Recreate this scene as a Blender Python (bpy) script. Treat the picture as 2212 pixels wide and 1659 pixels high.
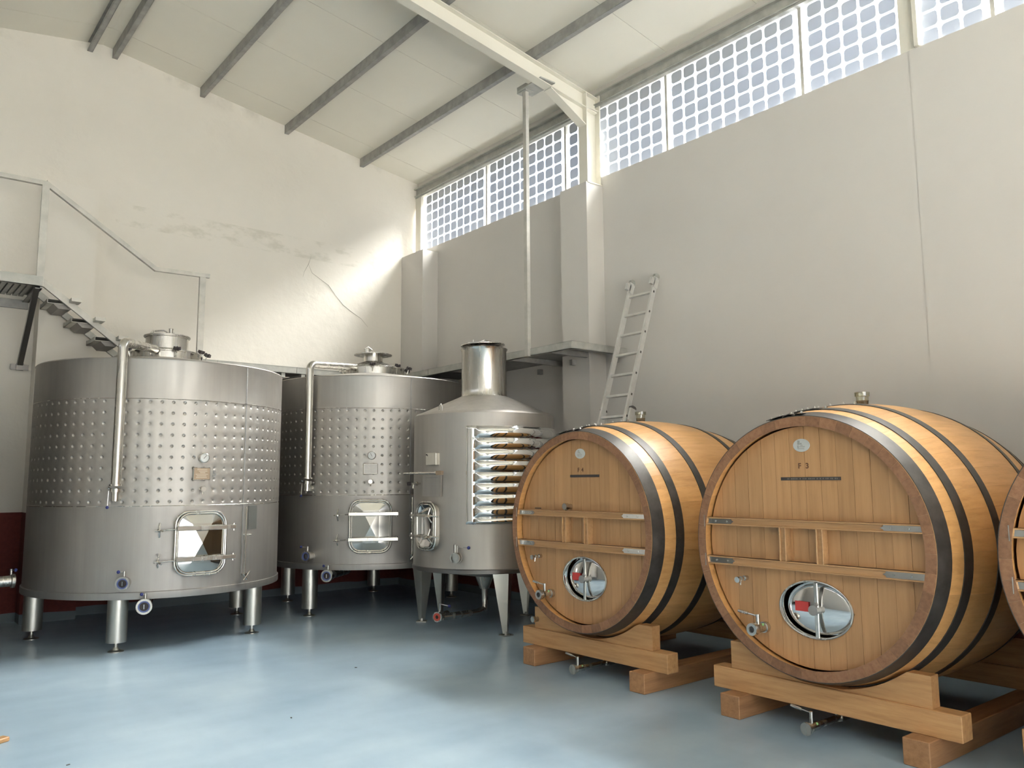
import bpy, bmesh, math, random
from math import sin, cos, pi, radians as R, sqrt, atan2
from mathutils import Vector, Matrix, Euler

random.seed(7)
sc = bpy.context.scene
for o in list(bpy.data.objects): bpy.data.objects.remove(o)

# ------------------------------------------------------------------ camera, world, lights, exposure
YAW, PITCH, ROLL, FPX = 6.82988127e-01, 1.20800987e-01, -6.18491450e-03, 1.74071565e+03
cam_d = bpy.data.cameras.new('camera'); cam = bpy.data.objects.new('camera', cam_d)
sc.collection.objects.link(cam)
fw = Vector((sin(YAW)*cos(PITCH), cos(YAW)*cos(PITCH), sin(PITCH)))
rt = Vector((cos(YAW), -sin(YAW), 0)); up = rt.cross(fw)
rt2 = rt*cos(ROLL) + up*sin(ROLL); up2 = -rt*sin(ROLL) + up*cos(ROLL)
cam.matrix_world = Matrix(((rt2.x, up2.x, -fw.x, 0), (rt2.y, up2.y, -fw.y, 0), (rt2.z, up2.z, -fw.z, 1.5), (0, 0, 0, 1)))
cam_d.sensor_fit = 'HORIZONTAL'; cam_d.sensor_width = 36; cam_d.lens = FPX/2212*36
cam_d.clip_start = 0.05; cam_d.clip_end = 300
sc.camera = cam

world = bpy.data.worlds.new('world'); sc.world = world; world.use_nodes = True
wn = world.node_tree; wn.nodes.clear()
wo = wn.nodes.new('ShaderNodeOutputWorld'); wb = wn.nodes.new('ShaderNodeBackground')
wg = wn.nodes.new('ShaderNodeTexCoord'); ws = wn.nodes.new('ShaderNodeSeparateXYZ')
wr = wn.nodes.new('ShaderNodeValToRGB')
wn.links.new(wg.outputs['Generated'], ws.inputs[0]); wm = wn.nodes.new('ShaderNodeMapRange'); wm.inputs['From Min'].default_value = -1.0
wn.links.new(ws.outputs['Z'], wm.inputs['Value']); wn.links.new(wm.outputs[0], wr.inputs[0])
for _ in range(2): wr.color_ramp.elements.new(.5)
for e, (p_, c_) in zip(wr.color_ramp.elements, ((0.0, (.16, .155, .14)), (.49, (.20, .19, .17)), (.51, (.93, .95, 1.0)), (1.0, (.72, .82, 1.0)))):
    e.position = p_; e.color = (*c_, 1)      # ground, horizon, bright hazy sky
wn.links.new(wr.outputs[0], wb.inputs[0]); wn.links.new(wb.outputs[0], wo.inputs[0])
wb.inputs[1].default_value = 3.0

def area(name, loc, direction, sx, sy, energy, color):
    l = bpy.data.lights.new(name, 'AREA'); l.shape = 'RECTANGLE'; l.size = sx; l.size_y = sy
    l.energy = energy; l.color = color
    o = bpy.data.objects.new(name, l); sc.collection.objects.link(o)
    o.location = loc; o.rotation_euler = Vector(direction).to_track_quat('-Z', 'Z').to_euler()
    return o
# daylight through the clerestory panels and through the open door bay behind the camera
area('daylight_clerestory', (7.40, 3.6, 6.25), (-1, 0, -0.75), 13.5, 1.1, 1300, (0.96, 0.97, 1.0))
area('daylight_door', (1.6, -5.6, 2.3), (0.05, 1, -0.06), 6.6, 4.0, 110, (0.97, 0.98, 1.0))
area('daylight_clerestory_left', (-3.1, 3.0, 5.3), (1, 0, -0.15), 12.0, 0.9, 90, (0.98, 0.98, 1.0))

sun_d = bpy.data.lights.new('sun', 'SUN'); sun_d.energy = 140.0; sun_d.angle = R(36); sun_d.color = (1.0, 0.965, 0.90)
sun = bpy.data.objects.new('sun', sun_d); sc.collection.objects.link(sun)
SEL, SAZ = R(49), R(-14)      # high sun on the window side, seen through the solar glass
sun.rotation_euler = Vector((-cos(SEL)*cos(SAZ), -cos(SEL)*sin(SAZ), -sin(SEL))).to_track_quat('-Z', 'Y').to_euler()

sc.view_settings.view_transform = 'Standard'; sc.view_settings.look = 'None'
sc.view_settings.gamma = 1.0; sc.view_settings.use_curve_mapping = False
sc.view_settings.exposure = 0.0

# ------------------------------------------------------------------ materials
def mat(name, color=(.8, .8, .8), rough=.5, metal=0.0, **kw):
    m = bpy.data.materials.new(name); m.use_nodes = True
    b = m.node_tree.nodes['Principled BSDF']
    b.inputs['Base Color'].default_value = (*color, 1); b.inputs['Roughness'].default_value = rough
    b.inputs['Metallic'].default_value = metal
    for k, v in kw.items(): b.inputs[k].default_value = v
    return m
def N(m, t, **kw):
    n = m.node_tree.nodes.new(t)
    for k, v in kw.items():
        if k.startswith('i_'): n.inputs[k[2:]].default_value = v
        else: setattr(n, k, v)
    return n
def L(m, a, b): m.node_tree.links.new(a, b)
def P(m): return m.node_tree.nodes['Principled BSDF']
def coords(m, kind='Object', scale=(1, 1, 1)):
    if kind == 'World': t = N(m, 'ShaderNodeNewGeometry').outputs['Position']
    else: t = N(m, 'ShaderNodeTexCoord').outputs[kind]
    mp = N(m, 'ShaderNodeMapping'); mp.inputs['Scale'].default_value = scale
    L(m, t, mp.inputs[0]); return mp.outputs[0]
def noise(m, vec, scale, detail=4, rough=.55):
    n = N(m, 'ShaderNodeTexNoise'); n.inputs['Scale'].default_value = scale
    n.inputs['Detail'].default_value = detail; n.inputs['Roughness'].default_value = rough
    L(m, vec, n.inputs['Vector']); return n.outputs['Fac']
def ramp(m, fac, stops):
    r = N(m, 'ShaderNodeValToRGB'); cr = r.color_ramp
    while len(cr.elements) < len(stops): cr.elements.new(.5)
    for e, (p, c) in zip(cr.elements, stops):
        e.position = p; e.color = (*c, 1) if len(c) == 3 else c
    L(m, fac, r.inputs[0]); return r.outputs[0]
def mixc(m, fac, a, b, blend='MIX'):
    x = N(m, 'ShaderNodeMix', data_type='RGBA', blend_type=blend)
    for s, v in ((x.inputs[0], fac), (x.inputs[6], a), (x.inputs[7], b)):
        if isinstance(v, (int, float)): s.default_value = v
        elif isinstance(v, tuple): s.default_value = (*v, 1)
        else: L(m, v, s)
    return x.outputs[2]
def mth(m, op, a, b=None, c=None):
    x = N(m, 'ShaderNodeMath', operation=op)
    for s, v in zip(x.inputs, (a, b, c)):
        if v is None: continue
        if isinstance(v, (int, float)): s.default_value = v
        else: L(m, v, s)
    return x.outputs[0]
def bump(m, h, strength=.2, dist=.01):
    b = N(m, 'ShaderNodeBump'); b.inputs['Strength'].default_value = strength; b.inputs['Distance'].default_value = dist
    L(m, h, b.inputs['Height']); L(m, b.outputs[0], P(m).inputs['Normal'])

def plaster(name, base, stains=False):
    m = mat(name, base, .85)
    v = coords(m, 'World')
    n1 = noise(m, v, 1.3, 5); n2 = noise(m, v, 9, 6)
    c = ramp(m, n1, [(.3, tuple(x*.955 for x in base)), (.7, base)])
    sp = N(m, 'ShaderNodeSeparateXYZ'); L(m, N(m, 'ShaderNodeNewGeometry').outputs['Position'], sp.inputs[0])
    z = sp.outputs['Z']; x = sp.outputs['X']
    if stains:
        # dirt caught under the old formwork line, and mould below the roof edge
        band = mth(m, 'MULTIPLY', mth(m, 'SMOOTHSTEP', z, 4.62, 4.95) if False else mth(m, 'GREATER_THAN', z, 4.70), mth(m, 'LESS_THAN', z, 4.985))
        ns = noise(m, coords(m, 'World', (1.6, 1, 3.5)), 2.2, 5, .65)
        k = ramp(m, ns, [(.50, (0, 0, 0)), (.66, (1, 1, 1))])
        xr = mth(m, 'MULTIPLY', mth(m, 'GREATER_THAN', x, 2.3), mth(m, 'LESS_THAN', x, 6.3))
        s = mth(m, 'MULTIPLY', mth(m, 'MULTIPLY', band, k), mth(m, 'MULTIPLY', xr, .42))
        c = mixc(m, s, c, (.50, .475, .38))
        # roof line: |z - roof(x)| < .16
        dx = mth(m, 'ABSOLUTE', mth(m, 'SUBTRACT', x, 2.05))
        rz = mth(m, 'SUBTRACT', 6.97, mth(m, 'MULTIPLY', dx, .157))
        d = mth(m, 'SUBTRACT', rz, z)
        e = ramp(m, d, [(.0, (1, 1, 1)), (.22, (0, 0, 0))])
        ns2 = noise(m, v, 2.3, 4, .6)
        k2 = ramp(m, ns2, [(.50, (0, 0, 0)), (.70, (1, 1, 1))])
        s2 = mth(m, 'MULTIPLY', mth(m, 'MULTIPLY', e, k2), .45)
        c = mixc(m, s2, c, (.33, .31, .25))
        bumpsrc = mth(m, 'ADD', mth(m, 'MULTIPLY', noise(m, v, .9, 2), 3.0), n2)
        bump(m, bumpsrc, .25, .02)
    else:
        bump(m, n2, .15, .01)
    # painted maroon dado and grey coved foot
    red = ramp(m, noise(m, v, 30, 3), [(.3, (.115, .022, .017)), (.7, (.15, .030, .022))])
    c = mixc(m, mth(m, 'LESS_THAN', z, 1.195), c, red)
    foot = mth(m, 'ADD', .075, mth(m, 'MULTIPLY', noise(m, v, 2.0, 1), .05))
    c = mixc(m, mth(m, 'LESS_THAN', z, foot), c, (.16, .19, .20))
    L(m, c, P(m).inputs['Base Color'])
    return m
M_back = plaster('plaster_back', (.78, .735, .655), True)
M_crack = mat('crack', (.42, .39, .33), .9)
M_side_shaded = plaster('plaster_side_shaded', (.56, .535, .495))  # white plaster darkened in its colour to imitate a backlit wall
M_other = mat('plaster_unseen', (.62, .60, .56), .85)
M_col = plaster('plaster_pilaster', (.78, .735, .655))

M_floor = mat('epoxy_floor', (.3, .4, .47), .22)
v = coords(M_floor, 'World')
a1 = noise(M_floor, coords(M_floor, 'World', (1, .5, 1)), .9, 5, .6)
a2 = noise(M_floor, coords(M_floor, 'World', (.7, 1.6, 1)), 1.5, 4, .5)
fc = ramp(M_floor, mth(M_floor, 'ADD', mth(M_floor, 'MULTIPLY', a1, .6), mth(M_floor, 'MULTIPLY', a2, .4)),
          [(.34, (.25, .345, .43)), (.50, (.34, .445, .53)), (.66, (.44, .545, .615))])
L(M_floor, fc, P(M_floor).inputs['Base Color'])
L(M_floor, ramp(M_floor, a1, [(.2, (.27, .27, .27)), (.8, (.36, .36, .36))]), P(M_floor).inputs['Roughness'])

M_roof = mat('roof_sheet', (.77, .74, .65), .6)
L(M_roof, ramp(M_roof, noise(M_roof, coords(M_roof, 'World'), .7, 4), [(.3, (.77, .735, .64)), (.7, (.82, .785, .685))]), P(M_roof).inputs['Base Color'])

def galv(name, c0, c1, rough=.5, metal=.6):
    m = mat(name, c1, rough, metal)
    n = noise(m, coords(m, 'World', (1, 1, 1)), 7, 4, .6)
    L(m, ramp(m, n, [(.35, c0), (.65, c1)]), P(m).inputs['Base Color'])
    return m
M_galv = galv('galvanised', (.36, .36, .33), (.47, .465, .43), .55, .45)
M_galv_d = galv('galvanised_dark', (.26, .26, .25), (.36, .355, .34), .55, .4)
M_galv_l = galv('galvanised_light', (.44, .43, .39), (.56, .54, .49), .5, .35)
M_paint = mat('beam_paint', (.70, .67, .58), .55)
M_alu = galv('aluminium', (.62, .61, .58), (.72, .71, .68), .42, .6)
M_cap = mat('dark_plastic', (.07, .065, .06), .5)
M_capg = mat('grey_plastic', (.30, .30, .27), .5)

def steel(name, base, r0, r1, stretch=(3, 3, .15), scale=4.0, bmp=.0):
    m = mat(name, base, r0, 1.0)
    n = noise(m, coords(m, 'Object', stretch), scale, 6, .6)
    n2 = noise(m, coords(m, 'Object', (1, 1, 1)), 2.0, 4, .6)
    L(m, ramp(m, n, [(.3, (r0,)*3), (.7, (r1,)*3)]), P(m).inputs['Roughness'])
    c = ramp(m, n2, [(.3, tuple(x*.90 for x in base)), (.7, base)])
    c = mixc(m, ramp(m, n, [(.35, (0, 0, 0)), (.75, (.5, .5, .5))]), c, tuple(x*.86 for x in base))
    L(m, c, P(m).inputs['Base Color'])
    if bmp: bump(m, n, bmp, .003)
    return m
M_steel = steel('tank_steel', (.46, .435, .40), .46, .58, bmp=.03)
M_steel2 = steel('tank_steel_lower', (.45, .425, .395), .50, .62, bmp=.03)
M_tube = steel('polished_tube', (.62, .595, .545), .20, .32)
M_mirror = mat('mirror_steel', (.74, .73, .71), .05, 1.0)
M_door = mat('pressed_door_steel', (.50, .49, .46), .18, 1.0)
M_leg = steel('leg_steel', (.62, .60, .54), .26, .40)
M_darksteel = mat('dark_steel', (.18, .17, .16), .4, .9)
M_knob = mat('black_knob', (.03, .022, .022), .45)
M_blue = mat('blue_plastic', (.025, .035, .16), .35)
M_bluef = mat('blue_gasket', (.10, .13, .30), .5)
M_white_r = mat('white_gasket', (.72, .72, .74), .4)
M_redg = mat('red_gasket', (.40, .06, .04), .5)
M_brass = mat('engraved_brass', (.36, .27, .19), .4, .6)
M_etch = mat('etched_line', (.62, .55, .44), .4, .5)
M_label = mat('slate_label', (.10, .10, .09), .6)
M_dial = mat('dial_face', (.70, .69, .66), .4)
M_red = mat('red_label', (.52, .045, .04), .5)
M_green = mat('green_sticker', (.25, .50, .20), .5)
M_silver = mat('silver_sticker', (.62, .63, .60), .35, .4)
M_ink = mat('burnt_mark', (.11, .045, .018), .7)
M_strip = mat('black_strip', (.05, .04, .035), .5)
M_print = mat('strip_print', (.18, .16, .13), .6)
M_hoop = mat('hoop_iron', (.155, .14, .13), .38, .55)
hv = noise(M_hoop, coords(M_hoop, 'Object', (1, 1, 1)), 9, 5, .65)
L(M_hoop, ramp(M_hoop, hv, [(.3, (.050, .045, .040)), (.7, (.095, .086, .078))]), P(M_hoop).inputs['Base Color'])
L(M_hoop, ramp(M_hoop, hv, [(.3, (.33, .33, .33)), (.7, (.5, .5, .5))]), P(M_hoop).inputs['Roughness'])

def wood(name, dark, light, stretch, rough=.42, rnd=.12, obj_rand=True):
    m = mat(name, light, rough)
    v = coords(m, 'Object', stretch)
    oi = N(m, 'ShaderNodeObjectInfo')
    sh = N(m, 'ShaderNodeVectorMath', operation='ADD'); cb = N(m, 'ShaderNodeCombineXYZ')
    for i in range(3): L(m, mth(m, 'MULTIPLY', oi.outputs['Random'], 37.0+i*11), cb.inputs[i])
    L(m, v, sh.inputs[0]); L(m, cb.outputs[0], sh.inputs[1])
    n1 = noise(m, sh.outputs[0], 5, 6, .55); n2 = noise(m, sh.outputs[0], 30, 3, .5)
    f = mth(m, 'ADD', mth(m, 'MULTIPLY', n1, .78), mth(m, 'MULTIPLY', n2, .22))
    c = ramp(m, f, [(.34, dark), (.50, tuple((a+b)/2*1.04 for a, b in zip(dark, light))), (.64, light)])
    if obj_rand:
        hs = N(m, 'ShaderNodeHueSaturation')
        L(m, mth(m, 'ADD', 1.0-rnd, mth(m, 'MULTIPLY', oi.outputs['Random'], 2*rnd)), hs.inputs['Value'])
        L(m, c, hs.inputs['Color']); c = hs.outputs[0]
    L(m, c, P(m).inputs['Base Color'])
    bump(m, f, .12, .002)
    return m
M_oak = wood('oak_head', (.36, .190, .080), (.44, .245, .110), (7, 7, .4), .42, .10)
M_stave = wood('oak_stave', (.55, .285, .095), (.68, .375, .145), (7, .5, 7), .36, .09)
M_chime = wood('oak_chime', (.19, .088, .042), (.27, .135, .068), (9, 9, 9), .5, .16)
M_bar = wood('oak_bar', (.36, .195, .085), (.46, .265, .12), (.6, 9, 9), .42, .05)
M_beam = wood('oak_beam', (.40, .205, .08), (.54, .305, .13), (.55, 6, 7), .5, .10)
M_runner = wood('oak_runner', (.27, .13, .055), (.40, .21, .095), (6, .55, 7), .5, .10)
M_cell_glare = mat('solar_cell', (.50, .53, .58), .35)
def glassy(name, tint, refl=.07):
    m = bpy.data.materials.new(name); m.use_nodes = True; nt = m.node_tree; nt.nodes.clear()
    o = nt.nodes.new('ShaderNodeOutputMaterial'); t = nt.nodes.new('ShaderNodeBsdfTransparent'); g = nt.nodes.new('ShaderNodeBsdfGlossy')
    x = nt.nodes.new('ShaderNodeMixShader'); x.inputs[0].default_value = refl
    t.inputs[0].default_value = (*tint, 1); g.inputs['Roughness'].default_value = .05
    nt.links.new(t.outputs[0], x.inputs[1]); nt.links.new(g.outputs[0], x.inputs[2]); nt.links.new(x.outputs[0], o.inputs[0])
    return m
M_pane = glassy('window_glass', (.96, .98, 1.0), .05)
M_cup = glassy('clear_bung', (.80, .78, .68), .16)
M_cupd = glassy('bung_wine', (.42, .36, .27), .10)
# pale colour and bluish translucency imitate hazy glare over dark, opaque solar cells
b = P(M_cell_glare); tr = N(M_cell_glare, 'ShaderNodeBsdfTranslucent'); tr.inputs[0].default_value = (.50, .56, .68, 1)
mx = N(M_cell_glare, 'ShaderNodeMixShader'); mx.inputs[0].default_value = .10
out = [n for n in M_cell_glare.node_tree.nodes if n.type == 'OUTPUT_MATERIAL'][0]
L(M_cell_glare, b.outputs[0], mx.inputs[1]); L(M_cell_glare, tr.outputs[0], mx.inputs[2]); L(M_cell_glare, mx.outputs[0], out.inputs[0])

# ------------------------------------------------------------------ mesh helpers
I4 = Matrix.Identity(4)
def T(x, y, z): return Matrix.Translation((x, y, z))
def RZ(a): return Matrix.Rotation(a, 4, 'Z')
class MB:
    def __init__(s, M=None): s.v = []; s.f = []; s.mi = []; s.M = M or I4; s.cur = 0
    def add(s, vs, fs, M=None):
        W = s.M @ M if M is not None else s.M
        k = len(s.v); s.v += [tuple(W @ Vector(p)) for p in vs]
        s.f += [tuple(i+k for i in f) for f in fs]; s.mi += [s.cur]*len(fs); return s
    def box(s, a, b, M=None):
        x0, y0, z0 = a; x1, y1, z1 = b
        vs = [(x0, y0, z0), (x1, y0, z0), (x1, y1, z0), (x0, y1, z0), (x0, y0, z1), (x1, y0, z1), (x1, y1, z1), (x0, y1, z1)]
        return s.add(vs, [(0, 3, 2, 1), (4, 5, 6, 7), (0, 1, 5, 4), (1, 2, 6, 5), (2, 3, 7, 6), (3, 0, 4, 7)], M)
    def bbox(s, a, b, c=.004, M=None):
        # box with chamfered edges
        x0, y0, z0 = a; x1, y1, z1 = b; bm = bmesh.new()
        vs = [bm.verts.new(p) for p in [(x0, y0, z0), (x1, y0, z0), (x1, y1, z0), (x0, y1, z0), (x0, y0, z1), (x1, y0, z1), (x1, y1, z1), (x0, y1, z1)]]
        for f in [(0, 3, 2, 1), (4, 5, 6, 7), (0, 1, 5, 4), (1, 2, 6, 5), (2, 3, 7, 6), (3, 0, 4, 7)]: bm.faces.new([vs[i] for i in f])
        bmesh.ops.bevel(bm, geom=list(bm.edges), offset=c, segments=1, affect='EDGES', profile=.5)
        bm.verts.ensure_lookup_table(); bm.verts.index_update()
        s.add([tuple(v.co) for v in bm.verts], [tuple(v.index for v in f.verts) for f in bm.faces], M); bm.free(); return s
    def tube(s, pts, r, n=12, closed=False, cap=True, M=None, sq=False, rr=None):
        pts = [Vector(p) for p in pts]; m = len(pts); rings = []; prev = None; vs = []; fs = []
        for i, p in enumerate(pts):
            if closed: d = (pts[(i+1) % m]-pts[i-1]).normalized()
            elif i == 0: d = (pts[1]-p).normalized()
            elif i == m-1: d = (p-pts[i-1]).normalized()
            else: d = ((pts[i+1]-p).normalized()+(p-pts[i-1]).normalized()).normalized()
            if prev is None:
                ref = Vector((0, 0, 1)) if abs(d.z) < .9 else Vector((1, 0, 0))
                u = d.cross(ref).normalized()
            else: u = (prev-d*prev.dot(d)).normalized()
            w = d.cross(u); prev = u
            k = 1.0
            if not closed and 0 < i < m-1:
                cs = (pts[i+1]-p).normalized().dot(d); k = 1/max(cs, .5) if sq else 1
            ri = rr[i] if rr else r
            nn = 4 if sq else n
            for j in range(nn):
                a = 2*pi*j/nn + (pi/4 if sq else 0); q = ri*(sqrt(2) if sq else 1)
                vs.append(p + u*cos(a)*q*k + w*sin(a)*q*(k if sq else 1))
        nn = 4 if sq else n
        for i in range(m if closed else m-1):
            for j in range(nn):
                a = i*nn+j; b2 = i*nn+(j+1) % nn; c = ((i+1) % m)*nn+(j+1) % nn; d2 = ((i+1) % m)*nn+j
                fs.append((a, b2, c, d2))
        if cap and not closed:
            fs.append(tuple(range(nn))[::-1]); fs.append(tuple((m-1)*nn+j for j in range(nn)))
        return s.add([tuple(q) for q in vs], fs, M)
    def lathe(s, prof, n=32, M=None, a0=0, a1=2*pi):
        # prof: (r, z) revolved about Z
        full = abs(a1-a0-2*pi) < 1e-6; k = n if full else n+1; vs = []; fs = []
        for i in range(k):
            a = a0+(a1-a0)*i/n
            for r, z in prof: vs.append((r*cos(a), r*sin(a), z))
        m = len(prof)
        for i in range(n):
            i2 = (i+1) % k
            for j in range(m-1): fs.append((i*m+j, i2*m+j, i2*m+j+1, i*m+j+1))
        return s.add(vs, fs, M)
    def cyl(s, p0, p1, r, n=16, M=None, r1=None): return s.tube([p0, p1], r, n, M=M, rr=[r, r if r1 is None else r1])
    def sphere(s, c, r, M=None, n=12):
        prof = [(max(r*sin(pi*i/8), 1e-5), -r*cos(pi*i/8)) for i in range(9)]
        return s.lathe(prof, n, (M or I4) @ T(*c))
    def prism(s, poly, y0, y1, M=None):
        # polygon in local XZ extruded along Y from y0 to y1 (poly counter-clockwise seen from -Y)
        n = len(poly); vs = [(x, y0, z) for x, z in poly]+[(x, y1, z) for x, z in poly]
        fs = [tuple(range(n)), tuple(range(2*n-1, n-1, -1))]+[(i, i+n, (i+1) % n+n, (i+1) % n) for i in range(n)]
        return s.add(vs, fs, M)
    def strip(s, cols, y0, y1, M=None):
        # cols: list of (x, zlow, zhigh): curved-ended plank
        n = len(cols); vs = []
        for x, a, b2 in cols: vs += [(x, y0, a), (x, y0, b2), (x, y1, a), (x, y1, b2)]
        fs = []
        for i in range(n-1):
            a = 4*i; b2 = 4*i+4
            fs += [(a, b2, b2+1, a+1), (a+2, a+3, b2+3, b2+2), (a+1, b2+1, b2+3, a+3), (a, a+2, b2+2, b2)]
        fs += [(0, 1, 3, 2), (4*n-4, 4*n-2, 4*n-1, 4*n-3)]
        return s.add(vs, fs, M)
    def mesh(s, name, mats, smooth=True, ang=35):
        me = bpy.data.meshes.new(name); me.from_pydata(s.v, [], s.f)
        for m in (mats if isinstance(mats, (list, tuple)) else [mats]): me.materials.append(m)
        me.polygons.foreach_set('material_index', s.mi)
        if smooth:
            me.shade_smooth(); me.set_sharp_from_angle(angle=R(ang))
        me.update(); return me
    def build(s, name, mats, parent=None, smooth=True, ang=35):
        o = bpy.data.objects.new(name, s.mesh(name, mats, smooth, ang)); sc.collection.objects.link(o)
        if parent: o.parent = parent
        return o
def tag(o, label=None, cat=None, group=None, kind=None):
    if label: o['label'] = label
    if cat: o['category'] = cat
    if group: o['group'] = group
    if kind: o['kind'] = kind
    return o
def empty(name, loc=(0, 0, 0), rz=0):
    o = bpy.data.objects.new(name, None); sc.collection.objects.link(o); o.location = loc; o.rotation_euler = (0, 0, rz)
    o.empty_display_size = .1; return o
def inst(name, me, parent, loc=(0, 0, 0), rot=(0, 0, 0)):
    o = bpy.data.objects.new(name, me); sc.collection.objects.link(o); o.parent = parent; o.location = loc; o.rotation_euler = rot; return o
def text_mesh(txt, size, material, depth=.0008):
    cu = bpy.data.curves.new('text', 'FONT'); cu.body = txt; cu.size = size; cu.align_x = 'CENTER'; cu.align_y = 'CENTER'; cu.extrude = depth; cu.offset = size*.022
    o = bpy.data.objects.new('text', cu); sc.collection.objects.link(o)
    dg = bpy.context.evaluated_depsgraph_get(); me = bpy.data.meshes.new_from_object(o.evaluated_get(dg))
    bpy.data.objects.remove(o); me.materials.clear(); me.materials.append(material); return me
def box_obj(name, a, b, m, parent=None): return MB().box(a, b).build(name, m, parent, smooth=False)

# ------------------------------------------------------------------ the room
YB, XR, XL, YF = 10.588, 6.68, -2.66, -5.2
def roofz(x): return 6.97-.157*abs(x-2.05)
tag(box_obj('floor', (XL-.2, YF-.2, -.12), (XR+.3, YB+.3, 0), M_floor), 'glossy blue-grey resin floor with cloudy pale patches', kind='structure')
g = MB()
g.box((XL-.2, YB, 0), (XR+.25, YB+.25, 4.97))
g.prism([(XL-.2, 4.97), (XR+.25, 4.97), (XR+.25, 4.998), (XL-.2, 4.998)], YB+.004, YB+.25)
g.prism([(XL-.2, 4.998), (XR+.25, 4.998), (XR+.25, roofz(XR+.25)+.05), (2.05, 7.02), (XL-.2, roofz(XL-.2)+.05)], YB+.010, YB+.25)
tag(g.build('wall_back', M_back, smooth=False), 'tall white plastered gable wall with a stained line and a maroon band at its foot', kind='structure')
WB = [o for o in bpy.data.objects if o.name == 'wall_back'][0]
for pts in ([(4.86, 4.62), (4.92, 4.50), (5.05, 4.43), (5.18, 4.36), (5.30, 4.22), (5.42, 4.10), (5.55, 4.02), (5.72, 3.93), (5.83, 3.82)], [(4.90, 4.75), (4.86, 4.62), (4.80, 4.50), (4.78, 4.42)]):
    g = MB(); q = [(x, YB-.0005, z) for x, z in pts]; g.tube(q, .004, 4, rr=[.001]+[random.uniform(.002, .006) for _ in pts[1:-1]]+[.001]); g.build('plaster_crack', M_crack, WB, smooth=False)
SEAM = 2.86
g = MB()
g.box((XR, SEAM, 0), (XR+.024, YB, 5.10)); g.box((XR-.004, YF, 0), (XR+.024, SEAM, 5.10)); g.box((XR+.024, YF, 0), (XR+.25, YB, 4.94))
g.box((XR+.01, YF, 6.01), (XR+.25, YB, 6.30))
tag(g.build('wall_right', M_side_shaded, smooth=False), 'white plastered side wall with its backlit shade put into the colour, below a long high window strip', kind='structure')
g = MB(); g.box((XL-.25, YF, 0), (XL, YB, 4.9)); g.box((XL-.25, YF, 5.75), (XL, YB, 6.3))
for y in (YF, -2.2, .8, 3.8, 6.8, 9.8): g.box((XL-.25, y, 4.9), (XL, y+.5, 5.75))
tag(g.build('wall_left', M_other, smooth=False), 'white plastered side wall with a window strip, left of the frame', kind='structure')
g = MB(); g.box((XL-.2, YF-.25, 0), (-1.6, YF, 4.4)); g.box((4.9, YF-.25, 0), (XR+.25, YF, 4.4))
g.prism([(XL-.2, 4.4), (XR+.25, 4.4), (XR+.25, roofz(XR+.25)+.05), (2.05, 7.02), (XL-.2, roofz(XL-.2)+.05)], YF-.25, YF)
tag(g.build('wall_front', M_other, smooth=False), 'white gable wall with an open loading bay, behind the viewer', kind='structure')
tag(box_obj('ground', (-14, -24, -.16), (18, YF-.2, -.02), mat('yard_concrete', (.42, .41, .38), .9)), 'concrete yard outside the loading bay', kind='structure')

# roof: sandwich panels with a joint every 1.16 m
ceil = tag(empty('ceiling'), 'cream sandwich panel roof on steel purlins', kind='structure')
ys = [YB+.25]; y = 10.12
while y > YF: ys.append(y); y -= 1.163
ys.append(YF-.25)
for ya, yb in zip(ys, ys[1:]):
    for xa, xb in ((2.05, XR+.35), (XL-.35, 2.05)):
        p0, p1 = (xa, roofz(xa)), (xb, roofz(xb))
        gp = MB().prism([(p0[0], p0[1]), (p1[0], p1[1]), (p1[0], p1[1]+.06), (p0[0], p0[1]+.06)], yb+.003, ya-.003)
        gp.prism([(p0[0], p0[1]+.02), (p1[0], p1[1]+.02), (p1[0], p1[1]+.07), (p0[0], p0[1]+.07)], yb-.01, yb+.01)
        gp.build('roof_panel', M_roof, ceil, smooth=False)

# pilasters
tag(MB().box((1.50, 10.32, 0), (2.05, YB, 4.995)).build('trim_1', M_col, smooth=False), 'shallow square pier on the back wall beside the stair', kind='structure')
tag(MB().box((6.41, 9.985, 0), (XR, YB, 4.985)).build('trim_2', M_side_shaded, smooth=False), 'plastered pier filling the far room corner', kind='structure')
tag(MB().box((6.41, 6.48, 0), (XR, 6.93, 4.985)).build('trim_3', M_side_shaded, smooth=False), 'plastered pier under the steel column of the window wall', kind='structure')

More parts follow.
